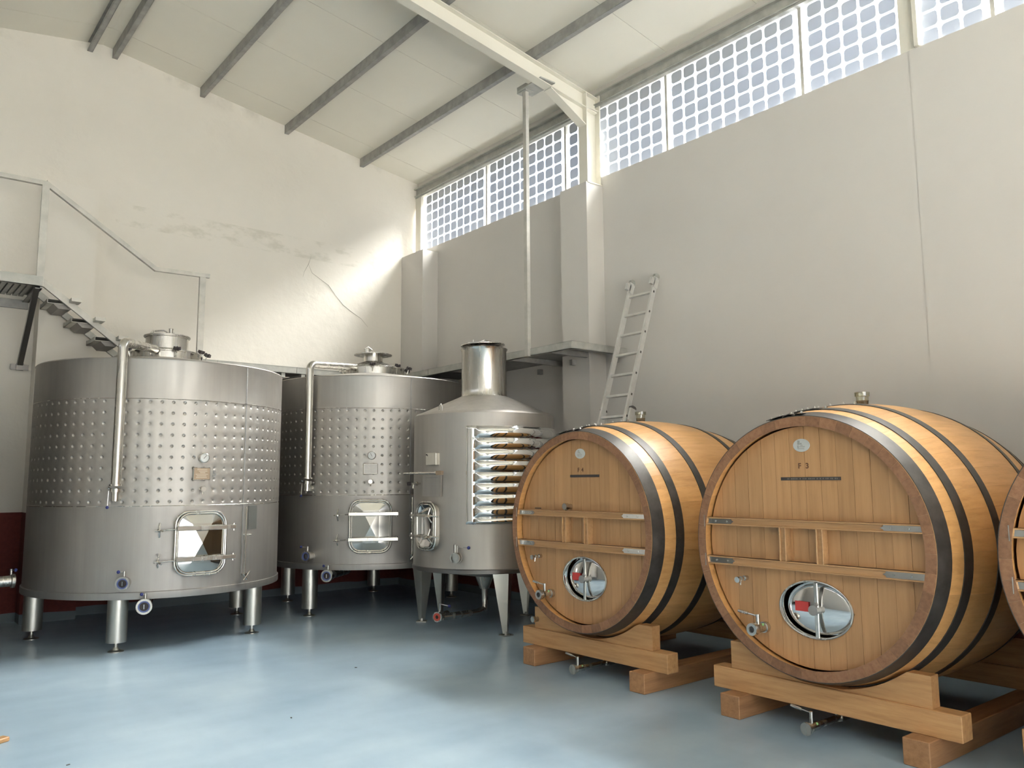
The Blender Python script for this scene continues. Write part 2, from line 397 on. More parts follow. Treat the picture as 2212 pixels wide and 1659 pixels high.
# window strip: framed glass solar panels with separate cells
CW, CH2, PY, PZ = .143, .1245, .1685, .1487
def cell_mesh():
    pts = []; w, h, r = CW/2, CH2/2, .030
    for cx, cy, a0 in ((w-r, h-r, 0), (-w+r, h-r, 90), (-w+r, -h+r, 180), (w-r, -h+r, 270)):
        for k in range(4): a = R(a0+k*30); pts.append((cx+r*cos(a), cy+r*sin(a)))
    n = len(pts)
    vs = [(-.002, p, q) for p, q in pts]+[(.002, p, q) for p, q in pts]
    fs = [tuple(range(n))[::-1], tuple(range(n, 2*n))]+[(i, (i+1) % n, (i+1) % n+n, i+n) for i in range(n)]
    m = MB(); m.add(vs, fs); return m.mesh('solar_cell', M_cell_glare, False)
CELL = cell_mesh()
def window(i, ya, yb, label):
    # ya > yb ; bright margin at the ya side, grey mullion at the yb side
    w = tag(empty('window_%d' % i, (XR+.04, (ya+yb)/2, 5.47)), label, kind='structure')
    yc = (ya+yb)/2
    MB().box((.004, yb-yc+.04, -.50), (.009, ya-yc, .54)).build('glass_pane', M_pane, w, smooth=False)
    MB().box((-.010, yb-yc, -.50), (.03, yb-yc+.032, .54)).build('mullion', M_galv_l, w, smooth=False)
    yy = ya-.062-CW/2
    while yy-CW/2 > yb+.035:
        for k in range(7):
            zz = 5.997-.022-CH2/2-k*PZ
            inst('solar_cell', CELL, w, (0, yy-yc, zz-5.47))
        yy -= PY
names = ['far end window panel in the room corner', 'window panel second from the far corner, behind the hanging post',
         'window panel crossed by the first steel column', 'window panel right of the first steel column',
         'sun-bleached window panel above the blank wall', 'window panel at the top right corner with the second column',
         'window panel beyond the right picture edge', 'window panel beside the viewer', 'window panel behind the viewer', 'last window panel by the loading bay']
yw = 10.425
for i, nm in enumerate(names[:8]):
    window(i+1, yw, yw-1.645, nm); yw -= 1.645
tag(MB().box((XR+.03, YF, 4.94), (XR+.06, yw, 6.01)).build('trim_7', M_side_shaded, smooth=False), 'closing board of the window strip behind the viewer', kind='structure')
g = MB(); g.box((XR-.05, YF, 6.012), (XR+.008, YB, 6.022)); g.box((XR-.012, YF, 6.022), (XR+.008, YB, 6.13)); g.box((XR-.06, YF, 6.125), (XR+.008, YB, 6.14))
g.box((XR-.03, YF, 5.985), (XR+.030, YB, 6.009))
tag(g.build('eave_channel', M_galv, smooth=False), 'long galvanised channel above the window strip', 'steel beam')
g = MB(); g.box((6.655, YB-.16, 4.985), (6.70, YB-.005, 6.0))
tag(g.build('trim_4', M_paint, smooth=False), 'narrow cream post at the far end of the window strip', kind='structure')

# purlins: galvanised C sections
def purlin(x, flip, label, y0=YF, y1=YB-.005):
    zt = roofz(x)-.004; h = .125; g = MB(); s = -1 if flip else 1
    g.box((x-.003, y0, zt-h), (x+.003, y1, zt))
    g.box((min(x, x+s*.055), y0, zt-h), (max(x, x+s*.055), y1, zt-h+.005))
    g.box((min(x, x+s*.055), y0, zt-.006), (max(x, x+s*.055), y1, zt-.001))
    g.box((x+s*.055-.0025, y0, zt-h), (x+s*.055+.0025, y1, zt-h+.02))
    return tag(g.build('purlin', M_galv_d, smooth=False), label, 'roof purlin', 'purlins under the roof sheets')
purlin(5.655, False, 'grey roof purlin next to the window strip')
purlin(4.445, False, 'second grey roof purlin from the window strip')
purlin(3.25, False, 'third grey roof purlin from the window strip')
purlin(2.16, False, 'right one of the two ridge purlins at top left')
purlin(1.93, True, 'left one of the two ridge purlins at top left')
purlin(.8, True, 'purlin on the left roof slope, outside the picture')
purlin(-.4, True, 'second purlin on the left roof slope, outside the picture')

# portal frames
def isec(mb, a, b, width, depth, up, tf=.010, tw=.007):
    a, b, up = Vector(a), Vector(b), Vector(up); d = (b-a).normalized(); up = (up-d*up.dot(d)).normalized(); s = d.cross(up)
    Lh = (b-a).length
    W = Matrix(((s.x, d.x, up.x, a.x), (s.y, d.y, up.y, a.y), (s.z, d.z, up.z, a.z), (0, 0, 0, 1)))
    mb.box((-width/2, 0, -tf), (width/2, Lh, 0), W); mb.box((-width/2, 0, -depth), (width/2, Lh, -depth+tf), W)
    mb.box((-tw/2, 0, -depth+tf), (tw/2, Lh, -tf), W)
def frame(yc, lab, lab2):
    r = tag(empty('portal_rafter', (2.05, yc, 6.6)), lab, 'steel beam')
    def rz(x): return 5.905+.160*(6.53-x)+.20
    g = MB(T(-2.05, -yc, -6.6)); isec(g, (6.66, yc, rz(6.66)), (2.05, yc, rz(2.05)), .12, .20, (0, 0, 1)); g.build('rafter_beam', M_paint, r, smooth=False)
    g = MB(T(-2.05, -yc, -6.6)); isec(g, (2.05, yc, rz(2.05)), (-2.5, yc, rz(6.6)), .12, .20, (0, 0, 1)); g.build('rafter_beam', M_paint, r, smooth=False)
    g = MB(T(-2.05, -yc, -6.6))
    g.prism([(5.91, 6.0), (6.45, 5.72), (6.45, 5.92)], yc-.004, yc+.004)
    a, b2 = Vector((5.90, yc, 5.995)), Vector((6.45, yc, 5.705)); d = (b2-a).normalized(); n = Vector((d.z, 0, -d.x))
    g.add([tuple(p+Vector((0, s*.06, 0))+n*k) for p in (a, b2) for s in (-1, 1) for k in (0, .010)], [(0, 1, 3, 2), (4, 6, 7, 5), (0, 2, 6, 4), (1, 5, 7, 3), (0, 4, 5, 1), (2, 3, 7, 6)])
    g.build('haunch', M_paint, r, smooth=False)
    g = MB(T(-2.05, -yc, -6.6)); g.box((6.44, yc-.06, 5.92), (6.67, yc+.06, 5.93)); g.box((6.44, yc-.006, 5.9), (6.66, yc+.006, 6.1)); g.box((6.655, yc-.075, 5.1), (6.672, yc+.075, 6.12)); g.build('end_plate', M_paint, r, smooth=False)
    c = tag(empty('steel_column', (6.56, yc, 4.985)), lab2, 'steel column')
    g = MB(T(-6.56, -yc, -4.985)); isec(g, (6.445, yc, 4.995), (6.445, yc, 6.10), .14, .225, (-1, 0, 0)); g.build('column_shaft', M_paint, c, smooth=False)
    box_obj('base_plate', (-.125, -.085, 0), (.115, .085, .010), M_paint, c)
frame(6.56, 'cream steel rafter crossing the roof at top centre', 'cream steel column stub standing on the window-side pier')
frame(-1.0, 'cream steel rafter behind the viewer', 'cream steel column stub behind the viewer')
g = MB(); g.box((6.678, 2.80, 5.10), (6.712, 2.93, 6.0)); g.box((6.64, 2.765, 5.10), (6.712, 2.800, 6.02))
tag(g.build('steel_column', M_paint, smooth=False), 'flat cream steel column between the last two windows at top right', 'steel column')

# ------------------------------------------------------------------ raised walkway, stair, platform
walk = tag(empty('walkway', (6.2, 8.0, 2.9)), 'grey galvanised walkway hugging the two far walls above the tanks', 'walkway')
W0 = T(-6.2, -8.0, -2.9); ZT = 2.986
g = MB(W0); g.box((2.40, 9.76, ZT-.022), (6.40, 10.575, ZT-.004)); g.box((5.82, 6.155, ZT-.022), (6.405, 9.76, ZT-.004)); g.box((6.405, 6.155, ZT-.022), (6.67, 6.475, ZT-.004)); g.box((6.405, 6.935, ZT-.022), (6.67, 9.98, ZT-.004))
g.build('deck_plate', M_galv_d, walk, smooth=False)
def fas(a, b, m=M_galv, h=.084):
    g = MB(W0); (x0, y0), (x1, y1) = a, b
    if abs(x1-x0) > abs(y1-y0):
        g.box((min(x0, x1), y0, ZT-h), (max(x0, x1), y0+.005, ZT)); g.box((min(x0, x1), y0, ZT-h), (max(x0, x1), y0+.04, ZT-h+.005)); g.box((min(x0, x1), y0-.004, ZT-.004), (max(x0, x1), y0+.04, ZT))
    else:
        g.box((x0, min(y0, y1), ZT-h), (x0+.005, max(y0, y1), ZT)); g.box((x0, min(y0, y1), ZT-h), (x0+.04, max(y0, y1), ZT-h+.005)); g.box((x0-.004, min(y0, y1), ZT-.004), (x0+.04, max(y0, y1), ZT))
    g.build('edge_channel', m, walk, smooth=False)
for a, b in ((2.40, 3.33), (3.335, 4.35), (4.355, 5.10), (5.105, 5.81)): fas((a, 9.75), (b, 9.75))
for a, b in ((9.75, 8.9), (8.895, 7.85), (7.845, 6.82), (6.815, 6.145)): fas((5.81, a), (5.81, b))
fas((5.815, 6.14), (6.67, 6.14))
g = MB(W0); 
for y in (6.5, 7.2, 8.4, 9.4): 
    g = MB(W0); g.box((5.86, y, ZT-.085), (6.66 if not 6.4 < y < 7.0 else 6.405, y+.04, ZT-.024)); g.build('cross_bearer', M_galv_d, walk, smooth=False)
for x, y in ((6.62, 6.25), (6.38, 6.70), (6.62, 7.55), (6.62, 9.0)):
    MB(W0).box((x-.03, y, ZT-.15), (x+.028, y+.045, ZT-.085)).build('wall_bracket', M_galv_d, walk, smooth=False)
for x in (2.9, 4.15, 4.42, 5.5):
    g = MB(W0); g.box((x, 9.76, ZT-.14), (x+.05, 10.575, ZT-.085)); g.build('cross_bearer', M_galv, walk, smooth=False)
post = tag(empty('hanger_post', (5.82, 6.84, 2.9)), 'thin galvanised hanger post from the rafter down to the walkway edge', 'post')
MB().box((-.045, -.028, 0), (.0, .028, 3.225)).build('post_tube', M_galv_l, post, smooth=False)
g = MB(); g.box((-.10, -.36, 3.14), (.12, .05, 3.155)); g.box((-.07, -.06, 3.13), (.04, .10, 3.21)); g.build('top_clamp', M_galv, post, smooth=False)

plat = tag(empty('landing_platform', (.5, 10.1, 3.5)), 'ribbed steel landing on a diagonal strut at the left picture edge', 'platform')
W1 = T(-.5, -10.1, -3.5)
g = MB(W1); g.box((-2.6, 9.68, 3.60), (1.425, 9.69, 3.71)); g.box((-2.6, 9.68, 3.60), (1.425, 9.72, 3.606)); g.build('edge_channel', M_galv, plat, smooth=False)
g = MB(W1); g.box((-2.6, 10.545, 3.50), (1.425, 10.58, 3.60)); g.build('wall_angle', M_galv_d, plat, smooth=False)
g = MB(W1); g.box((1.405, 9.69, 3.575), (1.425, 10.57, 3.67)); g.box((1.36, 9.69, 3.575), (1.425, 10.57, 3.582)); g.build('end_channel', M_galv_d, plat, smooth=False)
x = -2.5; RIB = MB().box((-.021, 9.70-10.1, -.012), (.021, 10.545-10.1, .012)).mesh('deck_rib', M_galv, False)
MB(W1).box((-2.6, 9.69, 3.668), (1.41, 10.56, 3.675)).build('deck_sheet', M_galv_d, plat, smooth=False)
while x < 1.36:
    inst('deck_rib', RIB, plat, (x-.5, 0, 3.652-3.5)); x += .060
g = MB(W1); g.tube([(1.38, 9.72, 3.62), (1.38, 10.555, 2.86)], .028, sq=True); g.build('strut', M_darksteel, plat, smooth=False)
g = MB(W1); g.box((1.29, 10.565, 2.80), (1.47, 10.588, 2.86)); g.box((1.345, 10.53, 2.79), (1.415, 10.57, 2.87)); g.build('strut_foot', M_darksteel, plat, smooth=False)

stair = tag(empty('metal_stair', (1.9, 9.95, 3.0)), 'steep open galvanised stair with a square tube handrail, above the left tank', 'stair')
W2 = T(-1.9, -9.95, -3.0)
sl = -.745
for y, mm in ((9.74, M_galv_l), (10.24, M_galv)):
    g = MB(W2); x0, z0 = 1.43, 3.675; x1 = 2.37; z1 = z0+sl*(x1-x0)
    g.prism([(x0, z0-.055), (x1, z1-.055), (x1, z1+.03), (x0, z0+.03)], y-.012, y+.028); g.build('stringer', mm, stair, smooth=False)
for k in range(4):
    tx, tz = 1.645+.243*k, 3.50-.182*k
    g = MB(W2); g.box((tx-.15, 9.79, tz-.045), (tx+.125, 10.23, tz-.040)); g.box((tx-.15, 9.79, tz-.045), (tx-.145, 10.23, tz+.0)); g.box((tx+.12, 9.79, tz-.045), (tx+.125, 10.23, tz-.0)); g.box((tx+.05, 9.60, tz-.035), (tx+.15, 9.79, tz+.004)); g.box((tx-.15, 10.20, tz-.045), (tx+.125, 10.23, tz+.012)); g.box((tx-.15, 9.79, tz-.004), (tx+.125, 10.23, tz))
    g.build('tread', M_galv_l, stair, smooth=False)
    g = MB(W2); g.prism([(tx-.09, tz-.046), (tx-.04, tz-.095), (tx+.07, tz-.095), (tx+.09, tz-.046)], 9.80, 10.22); g.build('tread_bracket', M_darksteel, stair, smooth=False)
rail = MB(W2); rail.tube([(-2.4, 9.72, 4.742), (1.41, 9.72, 4.745), (2.565, 9.72, 3.985), (3.185, 9.72, 3.998)], .024, sq=True)
rail.build('handrail', M_galv_l, stair, smooth=False)
MB(W2).box((1.365, 9.69, 3.60), (1.435, 9.73, 4.74)).build('newel_post', M_galv_l, stair, smooth=False)
MB(W2).box((3.07, 9.705, 2.90), (3.14, 9.747, 3.98)).build('newel_post', M_galv_l, stair, smooth=False)

# ------------------------------------------------------------------ steel tanks
RT = 1.209
def dimple_shell(z0, z1, rows, zr0, pitch, ncol, name):
    # cylinder band with pressed dimples; each cell is one grid square with a sunk round pocket
    mb = MB(); vs = []; fs = []
    def pt(a, z, d=0): return ((RT-d)*cos(a), (RT-d)*sin(a), z)
    da = 2*pi/ncol; zb = [zr0-pitch/2+pitch*i for i in range(rows+1)]
    # plain strips below and above
    sub = 2
    def strip(za, zb_):
        k = len(vs); n = ncol*sub
        for i in range(n):
            a = 2*pi*i/n; vs.append(pt(a, za)); vs.append(pt(a, zb_))
        for i in range(n):
            j = (i+1) % n; fs.append((k+2*i, k+2*j, k+2*j+1, k+2*i+1))
    if z0 < zb[0]: strip(z0, zb[0])
    if zb[-1] < z1: strip(zb[-1], z1)
    rr = .0165
    for c in range(ncol):
        ac = da*(c+.5)
        for r in range(rows):
            zc = zr0+pitch*r; k = len(vs); h = pitch/2; w = da/2
            outer = [(w, 0), (w, h), (0, h), (-w, h), (-w, 0), (-w, -h), (0, -h), (w, -h)]
            for u, q in outer: vs.append(pt(ac+u, zc+q))
            for rad, dep in ((rr*1.12, 0), (rr, .0006), (rr*.62, .0062), (rr*.25, .0088)):
                for t in range(8):
                    th = t*pi/4; vs.append(pt(ac+rad*cos(th)/RT, zc+rad*sin(th), dep))
            for ring in range(4):
                for t in range(8):
                    t2 = (t+1) % 8; b0 = k+ring*8; fs.append((b0+t, b0+t2, b0+8+t2, b0+8+t))
            fs.append(tuple(k+32+t for t in range(8)))
    fs = [tuple(reversed(f)) if len(f) == 4 and False else f for f in fs]
    bm = bmesh.new(); bv = [bm.verts.new(p) for p in vs]
    for f in fs:
        try: bm.faces.new([bv[i] for i in f])
        except ValueError: pass
    bmesh.ops.remove_doubles(bm, verts=bm.verts, dist=1e-5)
    bmesh.ops.recalc_face_normals(bm, faces=bm.faces)
    me = bpy.data.meshes.new(name); bm.to_mesh(me); bm.free(); me.materials.append(M_steel); me.shade_smooth(); return me
DIMPLE = dimple_shell(1.303, 2.287, 10, 1.337, .1026, 76, 'cooling_jacket')

def frm(a, r, z=0): return T(r*cos(R(a)), r*sin(R(a)), z) @ RZ(R(a+90))   # local -Y points outwards, X right, Z up
def rrect(w, h, r, n=6):
    pts = []
    for cx, cz, a0 in ((w-r, h-r, 0), (-w+r, h-r, 90), (-w+r, -h+r, 180), (w-r, -h+r, 270)):
        for k in range(n+1): a = R(a0+90*k/n); pts.append((cx+r*cos(a), cz+r*sin(a)))
    return pts
def butterfly(parent, F, side=-1, lever=.09, gasket=M_bluef, rv=.062, name='outlet_valve', ball=True, reach=.10):
    # valve seen end-on: pipe stub, ring body, gasket ring, disc and lever with a ball
    v = MB(F)
    v.cyl((0, 0.06, 0), (0, -reach+.02, 0), rv*.80, 20); v.lathe([(rv*.62, 0), (rv, 0), (rv*1.02, .006), (rv*1.02, .028), (rv*.8, .034), (rv*.62, .034)], 24, T(0, -reach, 0) @ Matrix.Rotation(-pi/2, 4, 'X'))
    o = v.build(name, M_tube, parent)
    w = MB(F); w.lathe([(rv*.60, 0), (rv*.74, -.001), (rv*.74, .006), (rv*.56, .006), (rv*.56, .02)], 24, T(0, -reach-.003, 0) @ Matrix.Rotation(-pi/2, 4, 'X')); w.build('gasket', gasket, o)
    w = MB(F); w.cyl((0, -reach+.012, 0), (0, -reach+.018, 0), rv*.62, 20); w.build('disc', M_knob, o)
    w = MB(F); w.box((-.003, -reach-.004, -rv*.3), (.003, -reach+.014, rv*.3)); w.build('disc_rib', M_mirror, o, smooth=False)
    w = MB(F); w.cyl((side*.0+.006, -reach+.03, rv*.9), (.006, -reach+.03, rv+.045), .012, 12); w.cyl((.006, -reach+.03, rv+.035), (.006+side*lever, -reach+.012, rv+.04), .0045, 8)
    w.build('lever', M_tube, o)
    if ball:
        w = MB(F); w.sphere((.006+side*lever, -reach+.010, rv+.04), .0155); w.build('lever_ball', M_blue, o)
    return o
def wingnut(mb, x, y, z, r=.055, a0=100):
    mb.cyl((x-.012, y, z), (x+.012, y, z), .014, 10)
    for k in range(3):
        a = R(a0+120*k); mb.cyl((x, y, z), (x+.012, y+r*cos(a)*.75, z+r*sin(a)), .0075, 8)
def manway_door(parent, F, w=.232, h=.290, neck=.05, swing=False):
    d = MB(F); o1 = rrect(w, h, .12)
    # neck standing out of the shell
    n = len(o1); y0 = .10
    vs = [(x, y0, z) for x, z in o1]+[(x, -neck, z) for x, z in o1]; d.add(vs, [(i, i+n, (i+1) % n+n, (i+1) % n) for i in range(n)])
    neck_o = d.build('manway_neck', M_tube, parent)
    t = MB(F); t.tube([(x, -neck-.004, z) for x, z in o1], .0125, 10, closed=True); t.tube([(x*.925, -neck-.012, z*.94) for x, z in o1], .009, 8, closed=True)
    t.build('manway_ring', M_tube, parent)
    # pressed door plate: sloped border, flat strips and a shallow four-sided pyramid
    p = MB(F); o2 = [(x*.90, z*.925) for x, z in o1]; iw, ih = w*.40, h*.62
    yA, yB2, yC = -neck-.006, -neck-.030, -neck-.052
    ring = []
    k = len(o2)//4
    corners = [(iw, ih), (-iw, ih), (-iw, -ih), (iw, -ih)]
    vs = [(x, yA, z) for x, z in o2]+[(cx, yB2, cz) for cx, cz in corners]+[(0, yC, 0)]
    nO = len(o2); fs = []
    for q in range(4):
        for j in range(k-1): fs.append((q*k+j, q*k+j+1, nO+q))
        j = q*k+k-1; j2 = ((q+1) % 4)*k; fs.append((j, j2, nO+(q+1) % 4, nO+q))
        fs.append((nO+q, nO+(q+1) % 4, nO+4))
    p.add(vs, fs); door = p.build('manway_door', M_door, parent, smooth=False)
    for s in (1, -1):
        z = s*.140
        b = MB(F); b.bbox((-w-.012, -neck-.080, z-.020), (w+.075, -neck-.050, z+.020), .004)
        b.cyl((w+.055, -neck-.064, z-.034), (w+.055, -neck-.064, z+.034), .010, 10); b.cyl((0, -neck-.03, z), (0, -neck-.09, z), .010, 8)
        b.tube([(w+.055, -neck-.06, z), (w+.050, .02, z)], .010, 8)
        b.build('clamp_bar', M_tube, parent)
        c = MB(F); c.cyl((-w-.012, -neck-.062, z-.004), (-w-.175, -neck+.030, z-.016), .0065, 8)
        wingnut(c, -w-.140, -neck+.012, z-.013, .075, 62 if s > 0 else 75)
        c.build('wing_nut', M_tube, parent)
def star_knob(parent, F):
    k = MB(F); k.cyl((0, 0, 0), (0, 0, .03), .006, 8); k.build('clamp_bolt', M_tube, parent)
    k = MB(F); k.cyl((0, 0, .026), (0, 0, .055), .022, 10)
    for i in range(5):
        a = 2*pi*i/5; k.cyl((.027*cos(a), .027*sin(a), .032), (.027*cos(a), .027*sin(a), .064), .013, 8, r1=.010)
    k.build('star_knob', M_knob, parent)

def make_tank(loc, da, zo, label, first, lower=-117.8, extra='label', legs=(166, -122, -50, 22, 94), top='tall', lev=-1, pipe=True):
    # da: rotation of every fitting; zo: extra height of the body above the floor
    t = tag(empty('wine_tank', (loc[0], loc[1], 0)), label, 'tank', 'dimple jacketed wine tanks')
    Z = T(0, 0, zo)
    def A(a): return a+da
    b = MB(Z); b.lathe([(.01, .44), (RT-.03, .475), (RT+.012, .468), (RT+.014, .474), (RT+.014, .530), (RT, .534), (RT, 1.2975)], 96); b.build('lower_shell', M_steel2, t)
    b = MB(Z); b.lathe([(RT+.002, 1.2965), (RT+.004, 1.2995), (RT+.002, 1.3035)], 96); b.lathe([(RT+.001, 2.286), (RT+.005, 2.2885), (RT+.001, 2.292)], 96); b.build('weld_seam', M_tube, t)
    o = inst('cooling_jacket', DIMPLE, t, (0, 0, zo), (0, 0, R(da)))
    b = MB(Z); b.lathe([(RT, 2.287), (RT, 2.655), (RT+.004, 2.664), (RT-.004, 2.674), (RT-.03, 2.678), (.34, 2.815)], 96); b.build('upper_shell', M_steel, t)
    # vertical seam
    b = MB(Z)
    for z0, z1 in ((2.292, 2.655), (1.305, 2.285), (.536, 1.295)):
        b.box((-.006, -.003, z0), (.006, .01, z1), frm(A(-67), RT))
    b.build('vertical_seam', M_galv_d, t, smooth=False)
    g = MB(Z @ frm(A(-66.4), RT)); g.cyl((.0, -.035, .60), (.0, -.035, 1.27), .009, 8); g.cyl((0, 0, .62), (0, -.06, .62), .012, 8); g.cyl((0, 0, 1.0), (.06, -.05, 1.0), .007, 8); g.cyl((-.025, -.05, .57), (.045, -.06, .65), .008, 8); g.cyl((-.03, -.045, .63), (.02, -.05, .57), .010, 8)
    g.build('level_tube', M_tube, t)
    # legs
    for k, a in enumerate(legs):
        g = MB(frm(a, 1.10)); g.cyl((0, 0, .085), (0, 0, .50+zo), .088, 28); lg = g.build('leg', M_leg, t)
        g = MB(frm(a, 1.10)); g.cyl((0, 0, .02), (0, 0, .09), .016, 10); g.lathe([(.002, .0), (.068, .0), (.068, .006), (.03, .016), (.018, .04), (.002, .04)], 20); g.build('levelling_foot', M_leg, lg)
    # top manway
    if top == 'tall':
        g = MB(Z); g.lathe([(.345, 2.79), (.345, 2.880), (.354, 2.884), (.354, 2.894), (.335, 2.902), (.225, 2.925), (.215, 2.932), (.215, 3.058), (.230, 3.062), (.230, 3.070)], 48); g.build('top_neck', M_tube, t)
        g = MB(Z); g.lathe([(.22, 3.071), (.236, 3.072), (.236, 3.082), (.225, 3.086), (.10, 3.090), (.001, 3.091)], 48); ld = g.build('top_lid', M_tube, t)
        g = MB(Z); g.cyl((.03, -.02, 3.08), (.03, -.02, 3.165), .022, 12); g.cyl((.03, -.02, 3.165), (.03, -.02, 3.17), .026, 12); g.cyl((.055, -.02, 3.07), (.055, -.02, 3.13), .010, 8); g.tube([(-.17, -.08, 3.115), (-.05, -.04, 3.14), (.02, -.02, 3.11)], .009, 8); g.cyl((-.19, -.085, 3.08), (-.17, -.08, 3.115), .014, 8)
        g.build('breather_valve', M_tube, ld)
        kr, kz, ks = .395, 2.875, (-170, -128, -92, -50, -18, 20, 70, 120)
    else:
        g = MB(Z); g.lathe([(.405, 2.78), (.405, 2.89), (.412, 2.896), (.410, 2.905), (.39, 2.915), (.15, 2.985), (.125, 3.0), (.125, 3.085)], 48); g.build('top_neck', M_tube, t)
        g = MB(Z); g.lathe([(.245, 3.085), (.245, 3.092), (.20, 3.105), (.08, 3.12), (.001, 3.122), ], 48); g.lathe([(.001, 3.083), (.245, 3.085)], 48); ld = g.build('top_lid', M_tube, t)
        g = MB(Z); g.cyl((-.10, -.03, 3.115), (-.10, -.03, 3.155), .045, 14); g.tube([(-.15, -.03, 3.15), (-.09, -.03, 3.185), (-.03, -.03, 3.15)], .009, 8); g.cyl((.06, .03, 3.11), (.06, .03, 3.135), .03, 10)
        g.build('breather_valve', M_tube, ld)
        kr, kz, ks = .455, 2.885, (175, -165, -120, -78, -42, -12, 40, 90)
    for a in ks:
        f = frm(a, kr-.012, kz+zo-.02)
        g = MB(f); g.tube([(0, .02, -.03), (0, -.012, -.03), (0, -.016, .01)], .007, 8); g.build('clamp_hook', M_tube, t)
        star_knob(t, f @ T(0, -.016, .0) @ Matrix.Rotation(R(18), 4, 'X'))
    # filling pipe: up the shell and over to the neck
    a = R(A(-122.4)); px, py = 1.285*cos(a), 1.285*sin(a); ex, ey = .372*cos(R(A(-123.7))), .372*sin(R(A(-123.7)))
    d = Vector((ex-px, ey-py, .03)).normalized(); pts = [(px, py, 1.50+zo), (px, py, 2.735+zo)]
    for k in range(1, 7):
        q = k/7*pi/2; rb = .075; pts.append((px+d.x*rb*(1-cos(q)), py+d.y*rb*(1-cos(q)), 2.735+rb*sin(q)+zo))
    pts += [(px+d.x*.09, py+d.y*.09, 2.812+zo), (ex, ey, 2.885+zo)]
    if not pipe: return finish_tank(t, Z, A, first, lower, extra, lev)
    g = MB(); g.tube(pts, .044, 20); pp = g.build('filling_pipe', M_tube, t)
    F = Z @ frm(A(-122.4), 1.285, 1.46)
    g = MB(F); g.cyl((0, 0, -.03), (0, 0, .0), .050, 20); g.cyl((0, 0, .025), (0, 0, .04), .058, 20); g.cyl((0, .05, -.02), (0, -.02, -.02), .03, 12); g.cyl((0, 0, -.11), (0, 0, -.03), .036, 16); g.cyl((0, .09, -.08), (0, 0, -.08), .034, 14); g.build('pipe_valve', M_tube, pp)
    g = MB(F); g.cyl((-.06, -.03, .01), (-.03, 0, -.01), .010, 8); g.tube([(-.05, -.03, -.02), (-.05, -.04, -.15)], .005, 8); g.build('pipe_lever', M_tube, pp)
    g = MB(F); g.sphere((-.05, -.042, -.165), .0145); g.build('lever_ball', M_blue, pp)
    return finish_tank(t, Z, A, first, lower, extra, lev)
def finish_tank(t, Z, A, first, lower, extra, lev):
    # gauge, nameplate, sample tap
    G = Z @ frm(A(-88.5), RT, 1.744)
    g = MB(G @ Matrix.Rotation(pi/2, 4, 'X')); g.lathe([(.02, -.01), (.02, .02), (.045, .022), (.047, .026), (.047, .050), (.041, .055), (.041, .048)], 28); ga = g.build('pressure_gauge', M_tube, t)
    g = MB(G @ Matrix.Rotation(pi/2, 4, 'X')); g.lathe([(.0005, .047), (.041, .047)], 24); g.build('dial', M_dial, ga)
    g = MB(G); g.box((-.002, -.050, -.012), (.002, -.049, .030), Matrix.Rotation(R(40 if first else -30), 4, 'Y')); g.build('needle', M_knob, ga, smooth=False)
    G = Z @ frm(A(-89), RT, 1.594)
    g = MB(G); g.bbox((-.080, -.026, -.060), (.080, -.006, .060), .005); npl = g.build('nameplate', M_tube, t, smooth=False)
    g = MB(G); g.box((-.073, -.0285, -.052), (.073, -.0262, .052)); g.build('nameplate_face', M_brass if first else M_steel2, npl, smooth=False)
    g = MB(G)
    for k, (x0, x1) in enumerate(((-.045, .048), (-.03, .05), (-.02, .03), (-.06, .055), (-.05, .04), (-.055, .045))): g.box((x0, -.0295, .036-k*.0145), (x1, -.0284, .041-k*.0145))
    g.build('engraved_line', M_etch if first else M_galv, npl, smooth=False)
    G = Z @ frm(A(-89), RT, 1.450)
    g = MB(G); g.cyl((0, .01, 0), (0, -.075, 0), .016, 12); g.cyl((0, -.075, 0), (0, -.09, 0), .024, 14); g.tube([(0, -.055, 0), (0.004, -.06, -.05)], .008, 8); g.cyl((-.02, -.04, .012), (.03, -.045, .018), .008, 8); g.build('sample_tap', M_tube, t)
    g = MB(); 
    if first:
        me = text_mesh('5', .085, M_galv_d); o = bpy.data.objects.new('tank_number', me); sc.collection.objects.link(o); o.parent = t
        o.matrix_basis = Z @ frm(A(-82.9), RT+.002, 1.592) @ Matrix.Rotation(pi/2, 4, 'X')
    manway_door(t, Z @ frm(A(-88.6), RT-.012, .952))
    if extra == 'label':
        g = MB(Z @ frm(A(-60.6), RT+.001, 1.165)); g.box((-.062, -.003, -.115), (.062, .002, .115)); g.build('slate_label', M_label, t, smooth=False)
    butterfly(t, Z @ frm(A(lower), RT, .622), side=lev, reach=.105 if lower != -119 else .27, lever=.045 if first else .075, ball=True)
    F = Z @ frm(A(-109.6), RT+.05, .415)
    butterfly(t, F, side=-1, lever=.03 if first else .045, gasket=M_bluef, rv=.068, reach=.06)
    g = MB(F); g.tube([(0, .04, 0), (0, .5, .0), (0, .6, .06)], .045, 14); g.build('drain_pipe', M_tube, t)
    return t
make_tank((2.536, 9.029), 0, 0, 'large steel wine tank numbered 5 with a dimpled jacket, nearest on the left', True)
make_tank((5.159, 9.212), -30.7, .062, 'large steel wine tank with a dimpled jacket, middle of the three', False, lower=-121.5, extra=None, legs=(-157, -14, 58, 131), top='wide')
make_tank((-.25, 8.70), 123, 0, 'large steel wine tank at the left edge, only its blue-handled outlet valve showing', False, extra=None, lower=-119, lev=-1, pipe=False)

